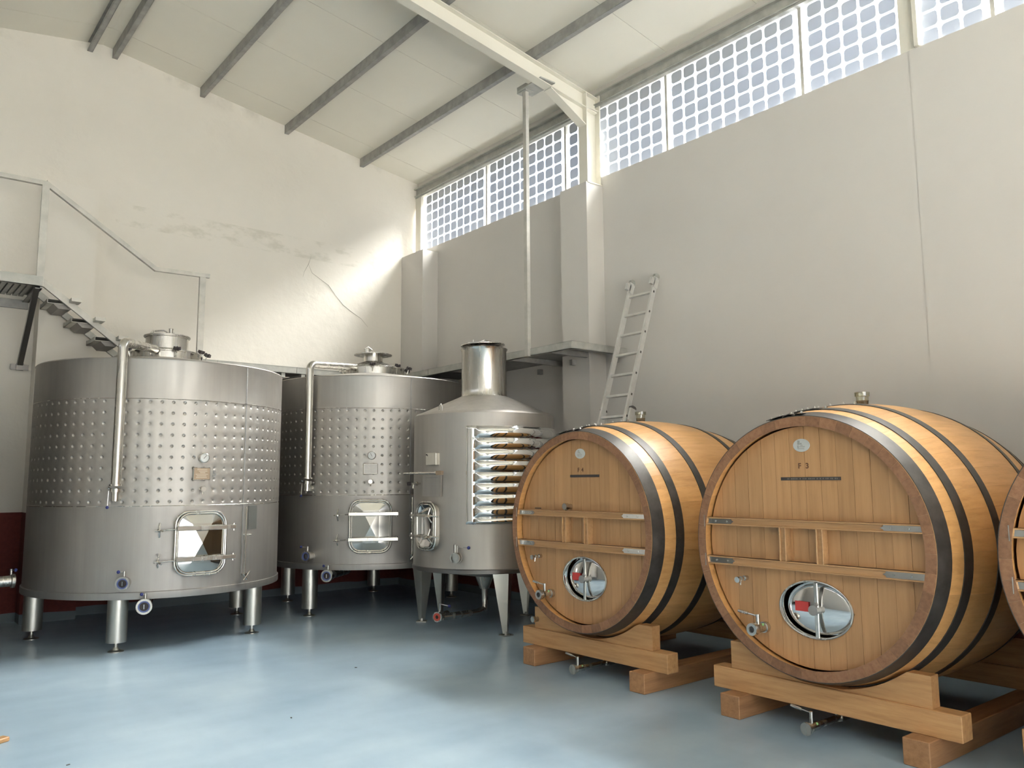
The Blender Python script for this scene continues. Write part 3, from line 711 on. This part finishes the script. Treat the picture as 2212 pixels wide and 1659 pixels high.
# third, smaller tank with tapered legs and embossed mirror jacket
T3 = tag(empty('chimney_tank', (5.331, 7.04, 0)), 'small steel tank with chimney neck, ribbed mirror jacket and tapered legs', 'tank')
R3 = .761
g = MB(); g.lathe([(.10, .50), (R3-.05, .60), (R3-.004, .603), (R3+.004, .612), (R3+.004, .640), (R3, .655), (R3, 2.165), (R3-.002, 2.200), (R3-.025, 2.222), (R3-.06, 2.232), (.262, 2.425)], 80); g.build('shell', M_steel, T3)
g = MB(); g.lathe([(R3+.002, .600), (R3+.010, .604), (R3+.010, .640), (R3+.001, .648)], 80); g.build('base_band', M_darksteel, T3)
g = MB(); g.lathe([(.262, 2.42), (.250, 2.440), (.248, 2.50), (.248, 2.93), (.258, 2.945), (.262, 2.955), (.252, 2.958)], 48); g.build('chimney_neck', M_tube, T3)
g = MB(T(-.02, 0, 3.005) @ Matrix.Rotation(R(-2), 4, 'Y')); g.lathe([(.001, -.014), (.235, -.014), (.244, -.008), (.244, 0), (.225, .010), (.12, .018), (.001, .020)], 48); lid = g.build('lid', M_tube, T3)
g = MB(T(0, 0, 3.01)); g.tube([(-.10, -.05, .01), (0, -.03, .045), (.16, .0, .035), (.235, .02, -.01)], .013, 8); g.cyl((.21, .015, .0), (.26, .02, -.03), .020, 10); g.cyl((-.17, -.03, .0), (-.17, -.03, .035), .007, 8); g.build('lid_latch', M_tube, lid)
g = MB(frm(-166.5, R3-.06, 2.225)); g.tube([(-.02, 0, 0), (-.03, 0, .045), (0, 0, .075), (.02, 0, .045), (.02, 0, -.01)], .007, 8); g.build('lifting_eye', M_tube, T3)
# embossed jacket
def jacket():
    mb = MB(); a0, a1 = -141.0, 55.0; z0, z1 = 1.085, 2.062; na, nz = 150, 120; vs = []; fs = []
    for i in range(na+1):
        a = a0+(a1-a0)*i/na; ra = R(a)
        for j in range(nz+1):
            z = z0+(z1-z0)*j/nz
            e = min((a-a0)/1.2, (z-z0)/.02, (z1-z)/.02, 1.0); e = max(e, 0)
            if a < a0+6.5: h = .008+.010*abs(sin((a-a0)/6.5*2*pi/1.0*.5*2))
            else:
                ph = (z1-.012-z)/.1125; h = .004+.026*sqrt(abs(sin(pi*ph))) if 0 < ph < 8.6 else .008
                h *= min(1, (a-a0-6.5)/3.0); h += .004
            vs.append(((R3+h*e)*cos(ra), (R3+h*e)*sin(ra), z))
    for i in range(na):
        for j in range(nz): k = i*(nz+1)+j; fs.append((k, k+nz+1, k+nz+2, k+1))
    mb.add(vs, fs); mb.build('embossed_jacket', M_mirror, T3, ang=60)
jacket()
# side door, seen obliquely
F = frm(-175, R3-.02, 1.063)
g = MB(F); o1 = rrect(.150, .232, .10); n = len(o1); g.add([(x, .06, z) for x, z in o1]+[(x, -.055, z) for x, z in o1], [(i, i+n, (i+1) % n+n, (i+1) % n) for i in range(n)]); g.build('door_neck', M_tube, T3)
g = MB(F); g.tube([(x*1.03, -.058, z*1.02) for x, z in o1], .011, 10, closed=True); g.tube([(x*.90, -.068, z*.93) for x, z in o1], .008, 8, closed=True); g.build('door_ring', M_tube, T3)
g = MB(F); o2 = [(x*.88, z*.92) for x, z in o1]; vs = [(x, -.062, z) for x, z in o2]+[(x*.62, -.030, z*.72) for x, z in o2]; g.add(vs, [(i, (i+1) % n, (i+1) % n+n, i+n) for i in range(n)]+[tuple(range(n, 2*n))]); g.build('door_plate', M_mirror, T3, ang=50)
for s in (1, -1):
    z = s*.103
    g = MB(F); g.bbox((-.20, -.115, z-.014), (.13, -.092, z+.014), .004); g.cyl((.13, -.10, z), (.20, -.05, z-.005), .008, 8); g.cyl((-.185, -.10, z-.03), (-.185, -.10, z+.03), .008, 8); g.tube([(-.185, -.10, z), (-.17, .04, z)], .008, 8); g.build('clamp_bar', M_tube, T3)
    g = MB(F @ T(.12, -.13, z)); wingnut(g, 0, 0, 0, .085, 70); g.cyl((0, 0, 0), (0, .09, 0), .007, 8); g.build('wing_nut', M_tube, T3)
g = MB(frm(-169.5, R3, 1.735)); g.bbox((-.075, -.045, -.062), (.075, .015, .062), .004); bx = g.build('control_box', M_leg, T3, smooth=False)
g = MB(frm(-169.5, R3, 1.735)); g.box((-.068, -.047, .036), (-.050, -.0455, .052)); g.box((-.050, -.047, .030), (-.042, -.0455, .042)); g.build('box_mark', M_knob, bx, smooth=False)
g = MB(frm(-171.0, R3, 1.463)); g.box((-.135, -.012, -.105), (.135, .006, .105)); sh = g.build('instruction_plate', M_steel2, T3, smooth=False)
g = MB(frm(-171.0, R3, 1.463)); g.box((-.09, -.0135, .080), (.09, -.0122, .086))
for k in range(9): g.box((-.105, -.0135, .058-k*.017), (.105, -.0122, .060-k*.017))
g.build('plate_text_line', M_galv_d, sh, smooth=False)
F = frm(-171, R3+.03, 1.592)
g = MB(F); g.cyl((-.30, -.09, 0), (.13, -.05, 0), .0125, 12); g.cyl((.13, -.05, 0), (.15, -.05, 0), .018, 12); g.cyl((-.1, -.06, 0), (-.1, .05, 0), .006, 8); rod = g.build('level_rod', M_tube, T3)
g = MB(F); g.bbox((.150, -.065, -.020), (.235, -.035, .022), .003); g.build('rod_block', M_brass, rod, smooth=False)
g = MB(frm(172, R3, 1.487)); g.cyl((0, .02, 0), (0, -.11, 0), .010, 8); g.cyl((0, -.03, 0), (0, -.05, 0), .022, 10); g.tube([(0, -.08, 0), (0.01, -.085, -.05)], .007, 8); tp = g.build('sample_tap', M_tube, T3)
g = MB(frm(172, R3, 1.487)); g.cyl((0, -.11, 0), (0, -.14, 0), .020, 10); g.build('tap_knob', M_knob, tp)
F = frm(-146.5, R3, .765)
v = MB(F); v.cyl((0, .04, 0), (0, -.10, 0), .038, 20); v.lathe([(.034, 0), (.050, 0), (.050, .02), (.034, .02)], 22, T(0, -.12, 0) @ Matrix.Rotation(-pi/2, 4, 'X')); v.cyl((0, -.05, 0), (0, -.075, 0), .055, 20); v.cyl((0, -.105, 0), (0, -.11, 0), .03, 14); v.cyl((-.01, -.07, .04), (-.01, -.07, .125), .017, 10); v.cyl((.012, -.07, .05), (.012, -.07, .115), .010, 10); v.cyl((0, -.07, .105), (.125, -.085, .10), .004, 8); ov = v.build('side_valve', M_tube, T3)
g = MB(F); g.sphere((.135, -.086, .10), .0165); g.build('lever_ball', M_blue, ov)
# tapered folded legs
def tleg(a, yaw=0, wt=.130, wb=.034, foot=True):
    F = frm(a, .705) @ RZ(R(yaw))
    g = MB(F)
    for s in (-1, 1):   # two folded flanges meeting in an edge
        g.add([(0, -.04, .61), (s*wt, .05, .61), (s*wb, .012, .02), (0, -.012, .02), (0, -.030, .61), (s*wt*.97, .056, .61), (s*wb*.97, .018, .02), (0, -.003, .02)],
              [(0, 1, 2, 3), (7, 6, 5, 4), (0, 4, 5, 1), (1, 5, 6, 2), (2, 6, 7, 3)])
    lg = g.build('leg', M_leg, T3, smooth=False)
    if foot:
        g = MB(F); g.bbox((-.055, -.045, .0), (.055, .055, .012), .002); g.cyl((0, .0, .01), (0, .0, .04), .020, 10); g.build('foot_plate', M_leg, lg, smooth=False)
tleg(-109.5, 20); tleg(128, 100, .115); tleg(97, 150, .105, .022, False); tleg(10.5, 0)
g = MB(); g.lathe([(.001, .36), (.05, .37), (.10, .50)], 24); g.tube([(0, 0, .40), (.02, .02, .26), (.0, .0, .16), (-.10, -.01, .135), (-.50, .05, .12)], .034, 14); g.build('outlet_pipe', M_tube, T3)
# outlet valve near the front left leg
F = T(-.50, .06, .135) @ RZ(R(-62))
g = MB(F); g.cyl((0, .10, 0), (0, -.08, 0), .036, 18); g.lathe([(.030, 0), (.052, 0), (.052, .03), (.030, .03)], 22, T(0, -.12, 0) @ Matrix.Rotation(-pi/2, 4, 'X')); g.cyl((0, -.05, .03), (0, -.05, .13), .013, 10); g.cyl((0, -.05, .12), (.10, -.05, .105), .005, 8); ov = g.build('outlet_valve', M_tube, T3)
g = MB(F); g.lathe([(.018, 0), (.040, 0), (.040, .004), (.018, .004)], 20, T(0, -.124, 0) @ Matrix.Rotation(-pi/2, 4, 'X')); g.build('gasket', M_redg, ov)
g = MB(F); g.sphere((.105, -.05, .104), .0165); g.build('lever_ball', M_blue, ov)

# ------------------------------------------------------------------ oak vats on timber cradles
BL = 1.76
def make_meshes(R0, Rb):
    def rad(d): return R0+(Rb-R0)*(1-((d-BL/2)/(BL/2))**2)
    NS = 46; ha = pi/NS; seg = 14; th = .060
    mb = MB(); cols = 3; vs = []; fs = []
    gap = .0003
    for i in range(seg+1):
        d = BL*i/seg; ro = rad(d); ri = ro-th
        for rr_ in (ro, ri):
            for c in range(cols):
                a = (-1+2*c/(cols-1))*(ha-gap/rr_); vs.append((rr_*sin(a), d, rr_*cos(a)))
    m = 2*cols
    def add(f, mi): fs.append(f); mis.append(mi)
    mis = []
    for i in range(seg):
        k = i*m; k2 = k+m
        for c in range(cols-1):
            add((k+c, k+c+1, k2+c+1, k2+c), 0); add((k+cols+c, k2+cols+c, k2+cols+c+1, k+cols+c+1), 0)
        add((k, k2, k2+cols, k+cols), 0); add((k+cols-1, k+2*cols-1, k2+2*cols-1, k2+cols-1), 0)
    for c in range(cols-1):
        add((c, c+cols, c+cols+1, c+1), 1); k = seg*m; add((k+c, k+c+1, k+cols+c+1, k+cols+c), 1)
    mb.v = vs; mb.f = fs; mb.mi = mis
    stave = mb.mesh('stave', [M_stave, M_chime], True, 30)
    def hoop(d0, d1):
        h = MB(); n = 5; prof = []
        for i in range(n+1): d = d0+(d1-d0)*i/n; prof.append((rad(d)+.0045, d))
        prof = [(rad(d0)-.001, d0)]+prof+[(rad(d1)-.001, d1)]
        h.lathe(prof, 120, Matrix.Rotation(-pi/2, 4, 'X') @ Matrix.Scale(-1, 4, (0, 1, 0)) if False else Matrix.Rotation(-pi/2, 4, 'X'))
        return h.mesh('hoop', M_hoop, True, 40)
    hs = [hoop(a, b) for a, b in ((.002, .106), (.208, .280), (.515, .582), (BL-.582, BL-.515), (BL-.280, BL-.208), (BL-.106, BL-.002))]
    return rad, NS, stave, hs
MESH = make_meshes(.779, .896)
ELL = (.024, -.376, .236, .166)      # manway: x, z, half width, half height
def vat(loc, yaw, label, f):
    rad, NS, stave, hs = MESH
    zc = loc[2]
    b = tag(empty('oak_vat', (loc[0], loc[1], 0), -pi/2+yaw), label, 'barrel', 'oak vats lying on timber cradles')
    for i in range(NS): inst('stave', stave, b, (0, 0, zc), (0, 2*pi*i/NS, 0))
    for h in hs: inst('hoop', h, b, (0, 0, zc))
    for hi, d in enumerate((.03, .08, .23, .262, .548)):     # bolts of the hoop locks, near the top
        for k, an in enumerate((-14, -8, -3)):
            rr_ = rad(d)+.004; a = R(an+hi*2.0)
            F = T(rr_*sin(a), d, zc+rr_*cos(a)) @ Matrix.Rotation(a, 4, 'Y')
            g = MB(F); g.cyl((0, 0, 0), (0, 0, .007), .011, 8); g.cyl((0, 0, .006), (0, 0, .016), .007, 8); g.build('hoop_bolt', M_tube, b)
    for d0, d1 in ((.006, .100), (.214, .274)):
        g = MB(); rr_ = rad((d0+d1)/2)+.006; g.lathe([(rr_+(-.004), d0), (rr_, d0+.002), (rr_+.002, d1-.002), (rr_, d1)], 6, T(0, 0, zc) @ Matrix.Rotation(-pi/2, 4, 'X'), R(-90-16), R(-90+2)); g.build('hoop_lap', M_hoop, b)
    Z = T(0, 0, zc)
    # head planks, cut round the oval manway
    Ri = .779-.058; NP = 14; pw = 2*Ri/NP; ex, ez, ea, eb = ELL
    for i in range(NP):
        x0, x1 = -Ri+i*pw+.0009, -Ri+(i+1)*pw-.0009
        off = random.uniform(-.0012, .0012); g = MB(Z)
        xs = sorted(set([x0+(x1-x0)*k/8 for k in range(9)]))
        hit = x1 > ex-ea and x0 < ex+ea
        if not hit:
            g.strip([(x, -sqrt(max(Ri*Ri-x*x, 1e-6)), sqrt(max(Ri*Ri-x*x, 1e-6))) for x in xs], .066+off, .100)
        else:
            def eh(x): u = (x-ex)/ea; return eb*sqrt(max(1-u*u, 0))
            g.strip([(x, ez+eh(x), sqrt(max(Ri*Ri-x*x, 1e-6))) for x in xs], .066+off, .100)
            g.strip([(x, -sqrt(max(Ri*Ri-x*x, 1e-6)), ez-eh(x)) for x in xs], .066+off, .100)
        g.build('head_plank', M_oak, b, smooth=False)
    g = MB(Z); g.lathe([(.001, BL-.05), (Ri, BL-.05)], 64, Matrix.Rotation(-pi/2, 4, 'X')); g.build('rear_head', M_oak, b)
    # cross bars with raised mouldings, dividers
    for z0, z1, s in ((.102, .151, 1), (-.152, -.1, -1)):
        hw = .722
        g = MB(Z); g.box((-hw, .016, z0), (hw, .065, z1)); br = g.build('cross_bar', M_bar, b, smooth=False)
        g = MB(Z); g.bbox((-hw, .003, z1-.008), (hw, .05, z1), .0015); g.build('moulding', M_bar, br, smooth=False)
        g = MB(Z); g.bbox((-hw, .003, z0), (hw, .05, z0+.008), .0015); g.build('moulding', M_bar, br, smooth=False)
        for x0, x1 in ((-.718, -.500), (.475, .718)):
            sx = 1 if x0 < 0 else -1
            tip = x1 if x0 < 0 else x0; base = x0 if x0 < 0 else x1
            zm = (z0+z1)/2; hh = (z1-z0)/2-.009
            poly = [(base, zm-hh), (tip-sx*.02, zm-hh), (tip-sx*.014, zm-hh*.4), (tip, zm), (tip-sx*.014, zm+hh*.4), (tip-sx*.02, zm+hh), (base, zm+hh)]
            if sx < 0: poly = poly[::-1]
            g = MB(Z); g.prism(poly, .0115, .0165); ep = g.build('end_plate', M_mirror, br, smooth=False); ep['label'] = 'polished steel end plate'
            g = MB(Z)
            for q in (.35, .75): xx = base+(tip-base)*q; g.cyl((xx, .012, zm), (xx, .008, zm), .006, 8)
            g.build('plate_screw', M_tube, ep)
        g = MB(Z); g.box((-hw-.004, -.002, z0-.014), (-hw+.001, .03, z1+.014)); g.build('end_stop', M_tube, br, smooth=False)
    for x0, x1 in ((-.164, -.121), (.083, .126)):
        g = MB(Z); g.box((x0, .016, -.1), (x1, .065, .102)); dv = g.build('divider', M_bar, b, smooth=False)
        for xa in (x0-.001, x1-.006):
            g = MB(Z); g.bbox((xa, .004, -.1), (xa+.008, .05, .102), .0015); g.build('moulding', M_bar, dv, smooth=False)
    # maker's oval, number, strips
    ox = -.017 if f == 3 else -.004; oz = .605
    F3 = Z @ T(ox, .0650, oz) @ Matrix.Rotation(pi/2, 4, 'X')
    g = MB(F3 @ Matrix.Diagonal((1.42, 1.0, 1, 1)).to_4x4()); g.lathe([(.001, .0016), (.0395, .0016), (.0405, 0)], 32); lg = g.build('makers_oval', M_silver, b)
    g = MB(Z @ T(ox, .0630, oz)); g.box((-.026, -.0006, .004), (-.010, .0, .030)); g.box((-.008, -.0006, .006), (.003, 0, .014)); g.box((-.026, -.0006, -.020), (-.018, 0, .000)); g.box((-.018, -.0006, -.020), (.020, 0, -.016)); g.box((-.014, -.0006, -.010), (.024, 0, -.006)); g.box((-.006, -.0006, -.002), (.010, 0, .002)); g.box((-.024, -.0006, -.027), (.022, 0, -.0255))
    g.build('oval_print', M_galv, lg, smooth=False)
    for ch, x in (('F', -.036 if f == 3 else -.024), (str(f), .016 if f == 3 else .021)):
        if f not in (3, 4): break
        me = text_mesh(ch, .046, M_ink, .0006); o = bpy.data.objects.new('vat_letter', me); sc.collection.objects.link(o); o.parent = b
        o.matrix_basis = Z @ T(x, .0640, .478 if f == 3 else .474) @ Matrix.Rotation(pi/2, 4, 'X')
    sx0, sx1, sz = (-.169, .231, .402) if f == 3 else (-.120, .206, .428)
    g = MB(Z); g.box((sx0, .0625, sz-.011), (sx1, .0645, sz+.009)); st = g.build('name_strip', M_strip, b, smooth=False)
    if f == 3:
        g = MB(Z); xx = sx0+.045
        rnd = random.Random(3)
        while xx < sx1-.02:
            w = rnd.choice((.004, .006, .008)); g.box((xx, .0621, sz-.005), (xx+w, .0624, sz+.003)); xx += w+rnd.choice((.003, .004, .004, .012))
        g.build('strip_print', M_print, st, smooth=False)
    if f == 4:
        MB(Z).box((-.555, .0625, .158), (-.478, .0645, .166)).build('small_strip', M_strip, b, smooth=False)
        g = MB(Z @ T(-.118, .066, .185)); g.cyl((0, 0, 0), (0, -.05, 0), .020, 16); g.cyl((0, -.04, 0), (0, -.075, 0), .026, 16); g.cyl((0, -.02, .0), (0, -.06, -.028), .012, 10); g.build('pressure_fitting', M_tube, b)
    # oval manway
    def ell(sx, sz, dx=0, dz=0, n=48): return [(ex+dx+ea*sx*cos(2*pi*k/n), ez+dz+eb*sz*sin(2*pi*k/n)) for k in range(n)]
    g = MB(Z); g.tube([(x, .060, z) for x, z in ell(1.0, 1.0)], .0065, 8, closed=True); g.build('manway_ring', M_tube, b)
    g = MB(Z); n = 48
    r0, r1, r2 = ell(.985, .98), ell(.92, .90), ell(.86, .84, .012, .0)
    g.add([(x, .062, z) for x, z in r0]+[(x, .116, z) for x, z in r1]+[(x, .114, z) for x, z in r2], [(i, (i+1) % n, (i+1) % n+n, i+n) for i in range(n)]+[(i+n, (i+1) % n+n, (i+1) % n+2*n, i+2*n) for i in range(n)])
    g.build('manway_collar', M_mirror, b)
    g = MB(Z); vs = []; rings = [(.875, .098), (.865, .091), (.78, .086), (.55, .077), (.3, .072), (.08, .070)]
    for s_, y_ in rings: vs += [(x, y_, z) for x, z in ell(s_, s_, .012)]
    fs = []
    for q in range(len(rings)-1):
        for i in range(n): fs.append((q*n+i, q*n+(i+1) % n, (q+1)*n+(i+1) % n, (q+1)*n+i))
    fs.append(tuple((len(rings)-1)*n+i for i in range(n))); g.add(vs, fs)
    dr = g.build('manway_door', M_mirror, b, ang=60)
    g = MB(Z); g.bbox((ex+.004, .042, ez-eb*.97), (ex+.030, .056, ez+eb*.97), .003, None); g.build('cross_strap', M_tube, dr, smooth=False)
    g = MB(Z); g.cyl((ex+.005, .076, ez), (ex+.005, .024, ez), .030, 24); g.cyl((ex+.02, .046, ez+.035), (ex+.02, .028, ez+.035), .012, 8); g.build('clamp_hub', M_steel2, dr)
    g = MB(Z); g.box((ex-.135, .0635, ez-.018), (ex-.045, .065, ez+.040)); rl = g.build('warning_label', M_red, dr, smooth=False); rl['label'] = 'red rectangular sticker'
    # taps and valves
    tx, tz = (-.452, -.230) if f == 3 else (-.485, -.232)
    g = MB(Z @ T(tx, .066, tz)); g.cyl((0, 0, 0), (0, -.030, 0), .016, 14); g.cyl((0, -.02, 0), (0, -.10, -.004), .009, 10); g.cyl((0, -.095, -.004), (0, -.108, -.005), .019, 16); g.cyl((0, -.05, 0), (0, -.065, 0), .014, 12); g.tube([(0, -.07, -.004), (.002, -.075, -.040)], .006, 8); g.build('sample_tap', M_tube, b)
    vx, vz = (-.325, -.520) if f == 3 else (-.352, -.522)
    V = Z @ T(vx, .066, vz)
    g = MB(V); g.cyl((0, .0, 0), (0, -.03, 0), .034, 20); g.cyl((0, -.02, 0), (0, -.10, 0), .028, 18)
    g.lathe([(.020, 0), (.037, 0), (.038, .006), (.038, .036), (.028, .042)], 22, T(0, -.155, 0) @ Matrix.Rotation(-pi/2, 4, 'X')); 
    g.cyl((0, -.085, .02), (0, -.085, .085), .012, 12); g.cyl((0, -.085, .075), (-.085, -.085, .085), .006, 8); g.cyl((-.07, -.085, .083), (-.14, -.085, .091), .010, 10); vo = g.build('racking_valve', M_tube, b)
    g = MB(V); g.cyl((0, -.12, 0), (0, -.143, 0), .0205, 18); g.build('bore_shade', M_cap, vo)  # dark plug imitating the shade inside the open valve mouth
    g = MB(V); g.cyl((.018, -.060, .020), (.019, -.063, .023), .009, 10); g.build('green_sticker', M_green, vo)
    # bottom drain: level pipe under the vat with a valve and blank cap
    D = T(0, 0, 0)
    yd = -.055; g = MB(D); g.tube([(0, .42, rad(.42)*-1+zc+.03), (0, .42, .10), (0, .38, .068), (0, .05, .066)], .019, 12, rr=[.019, .019, .019, .019]); g.cyl((0, .40, .068), (0, .30, .068), .026, 14); g.build('drain_pipe', M_tube, b)
    g = MB(D); g.cyl((0, .06, .066), (0, -.045, .066), .025, 16); g.cyl((0, -.045, .066), (0, -.06, .066), .037, 24); g.cyl((0, .0, .09), (0, .0, .155), .011, 10); g.cyl((0, .0, .148), (-.085, .0, .158), .005, 8); g.cyl((-.06, .0, .155), (-.13, .0, .164), .009, 10); dv = g.build('drain_valve', M_tube, b)
    g = MB(D); g.cyl((.016, .03, .082), (.017, .028, .085), .009, 10); g.build('green_sticker', M_green, dv)
    # glass bung
    g = MB(T(0, BL/2-.08, zc+rad(BL/2)-.01)); g.lathe([(.001, .0), (.036, .0), (.038, .03), (.041, .036)], 24); bu = g.build('bung_foot', M_cupd, b)
    g = MB(T(0, BL/2-.08, zc+rad(BL/2)-.01)); g.lathe([(.038, .036), (.040, .062), (.047, .066), (.048, .092), (.044, .092), (.043, .068)], 24); g.build('bung_cup', M_cup, bu)
    return b
def cradle(yc, zc, yaw, label):
    rad = MESH[0]
    c = tag(empty('timber_cradle', (4.45, yc, 0), -pi/2+yaw), label, 'cradle', 'timber cradles under the oak vats')
    # local: x right, y back ; runners along y
    for x0, x1 in ((-.640, -.495), (.537, .680)):
        MB().bbox((x0, -.010, 0), (x1, 1.80, .140), .004).build('runner', M_runner, c, smooth=False)
    for y0, ys_ in ((.105, .130), (1.53, 1.555)):
        MB().bbox((-.775, y0, .140), (.800, y0+.120, .277), .004).build('cross_beam', M_beam, c, smooth=False)
        Rr = max(rad(ys_), rad(ys_+.085))+.006
        xs = [-.645+1.290*k/30 for k in range(31)]
        cols = []
        for x in xs:
            zt = .448
            if abs(x) < Rr: zt = min(.448, zc-sqrt(Rr*Rr-x*x))
            cols.append((x, .277, max(zt, .281)))
        MB().strip(cols, ys_, ys_+.085).build('saddle', M_beam, c, smooth=False)
    return c
V3 = vat((4.45, 2.716, 1.107), -R(.6), 'large oak vat marked F 3, nearest complete one on the right', 3)
V4 = vat((4.45, 4.685, 1.116), R(.6), 'oak vat marked F 4, farther one beside the ladder', 4)
V2 = vat((4.45, .865, 1.107), 0, 'oak vat cut off by the right picture edge', 2)
cradle(2.716, 1.107, -R(.6), 'oak cradle carrying the nearest complete vat on the right')
c4 = cradle(4.685, 1.116, R(.6), 'oak cradle with a steel plug in its saddle, beside the chimney tank')
g = MB(T(-.615, .13, .350)); g.cyl((0, 0, 0), (0, -.05, -.0), .022, 16); g.cyl((0, -.03, 0), (0, -.055, 0), .027, 6); g.build('steel_plug', M_tube, c4)
cradle(.865, 1.107, 0, 'oak cradle under the vat at the right picture edge')

# ------------------------------------------------------------------ ladder leaning on the window-side wall
lad = tag(empty('extension_ladder', (5.3, 5.795, 0)), 'aluminium extension ladder leaning on the wall behind the vat marked F 4', 'ladder')
def lp(t): return (.02+(6.60-5.3-.02)*t, 3.74*t)      # x, z along the ladder
dxy = Vector((6.60-5.32, 0, 3.74)).normalized()
nrm = Vector((-dxy.z, 0, dxy.x))
def railbar(y, t0, t1, off, w=.062, th=.022):
    x0, z0 = lp(t0); x1, z1 = lp(t1); g = MB()
    A, B = Vector((x0, y, z0))+nrm*off, Vector((x1, y, z1))+nrm*off
    Y = Vector((0, 1, 0))
    vs = []
    for p in (A, B):
        for s, q in ((-1, -1), (1, -1), (1, 1), (-1, 1)): vs.append(tuple(p+Y*s*th/2+nrm*q*w/2))
    g.add(vs, [(3, 2, 1, 0), (4, 5, 6, 7), (0, 1, 5, 4), (1, 2, 6, 5), (2, 3, 7, 6), (3, 0, 4, 7)]); return g
YL, YR_ = .165, -.185
for y, nm in ((YL, 0), (YR_, 0)):
    railbar(y, .42, .985, 0).build('upper_rail', M_alu, lad, smooth=False)
    x, z = lp(.985); g = MB(); 
    A = Vector((x, y, z))
    W = Matrix(((nrm.x, 0, dxy.x, A.x), (nrm.y, 1, dxy.y, A.y), (nrm.z, 0, dxy.z, A.z), (0, 0, 0, 1)))
    pts = [(-.036, 0), (.036, 0), (.036, .022), (.02, .038), (-.02, .038), (-.036, .022)]
    g = MB(W); g.prism(pts, -.015, .015); g.build('end_cap', M_capg, lad, smooth=False)
    g = MB(W); g.box((.02, -.016, -.11), (.075, .016, -.03)); g.box((-.038, -.016, -.13), (.03, .016, -.02)); g.build('guide_bracket', M_alu, lad, smooth=False)
for y in (YL+.03, YR_-.032):
    railbar(y, .0, .60, -.035, .070, .024).build('lower_rail', M_alu, lad, smooth=False)
    x, z = lp(.60); A = Vector((x, y, z))-nrm*.035
    W = Matrix(((nrm.x, 0, dxy.x, A.x), (nrm.y, 1, dxy.y, A.y), (nrm.z, 0, dxy.z, A.z), (0, 0, 0, 1)))
    g = MB(W); g.prism([(-.040, 0), (.040, 0), (.04, .012), (.02, .026), (-.02, .026), (-.04, .012)], -.016, .016); g.build('end_cap', M_cap, lad, smooth=False)
    x, z = lp(0); g = MB(); g.box((x-.05, y-.018, 0), (x+.05, y+.018, .035)); g.build('rubber_foot', M_cap, lad, smooth=False)
for k in range(16):
    t = .94-.0605*k
    if t < .03: break
    x, z = lp(t); up_sec = t > .42
    o0 = 0 if up_sec else -.035; c = Vector((x, 0, z))+nrm*o0
    W = Matrix(((nrm.x, 0, dxy.x, c.x), (nrm.y, 1, dxy.y, c.y), (nrm.z, 0, dxy.z, c.z), (0, 0, 0, 1)))
    g = MB(W); g.box((-.014, YR_, -.012), (.014, YL, .012)); g.build('rung', M_alu, lad, smooth=False)
    g = MB(W); g.box((-.008, YR_-.0135, -.010), (.010, YR_-.0105, .012)); g.build('rung_end', M_cap, lad, smooth=False)

# ------------------------------------------------------------------ small things on the floor
g = MB(T(.785, 5.74, 0) @ RZ(.5)); g.bbox((-.045, -.03, 0), (.035, .03, .028), .006)
tag(g.build('wood_offcut', M_bar, smooth=False), 'small pale wood offcut on the floor at the bottom left edge', 'offcut')
def debris(px, loc, lab):
    g = MB(T(*loc) @ RZ(random.uniform(0, 3))); g.bbox((-.010, -.005, 0), (.010, .005, .004), .0015)
    tag(g.build('floor_chip', M_strip, smooth=False), lab, 'debris', 'dark chips on the floor')
debris(0, (1.01, 5.05, .0), 'tiny dark chip on the floor near the bottom left corner')
debris(0, (2.30, 5.10, .0), 'tiny dark chip on the bright floor at bottom centre-left')
debris(0, (3.30, 6.10, .0), 'tiny dark chip on the floor in front of the chimney tank')
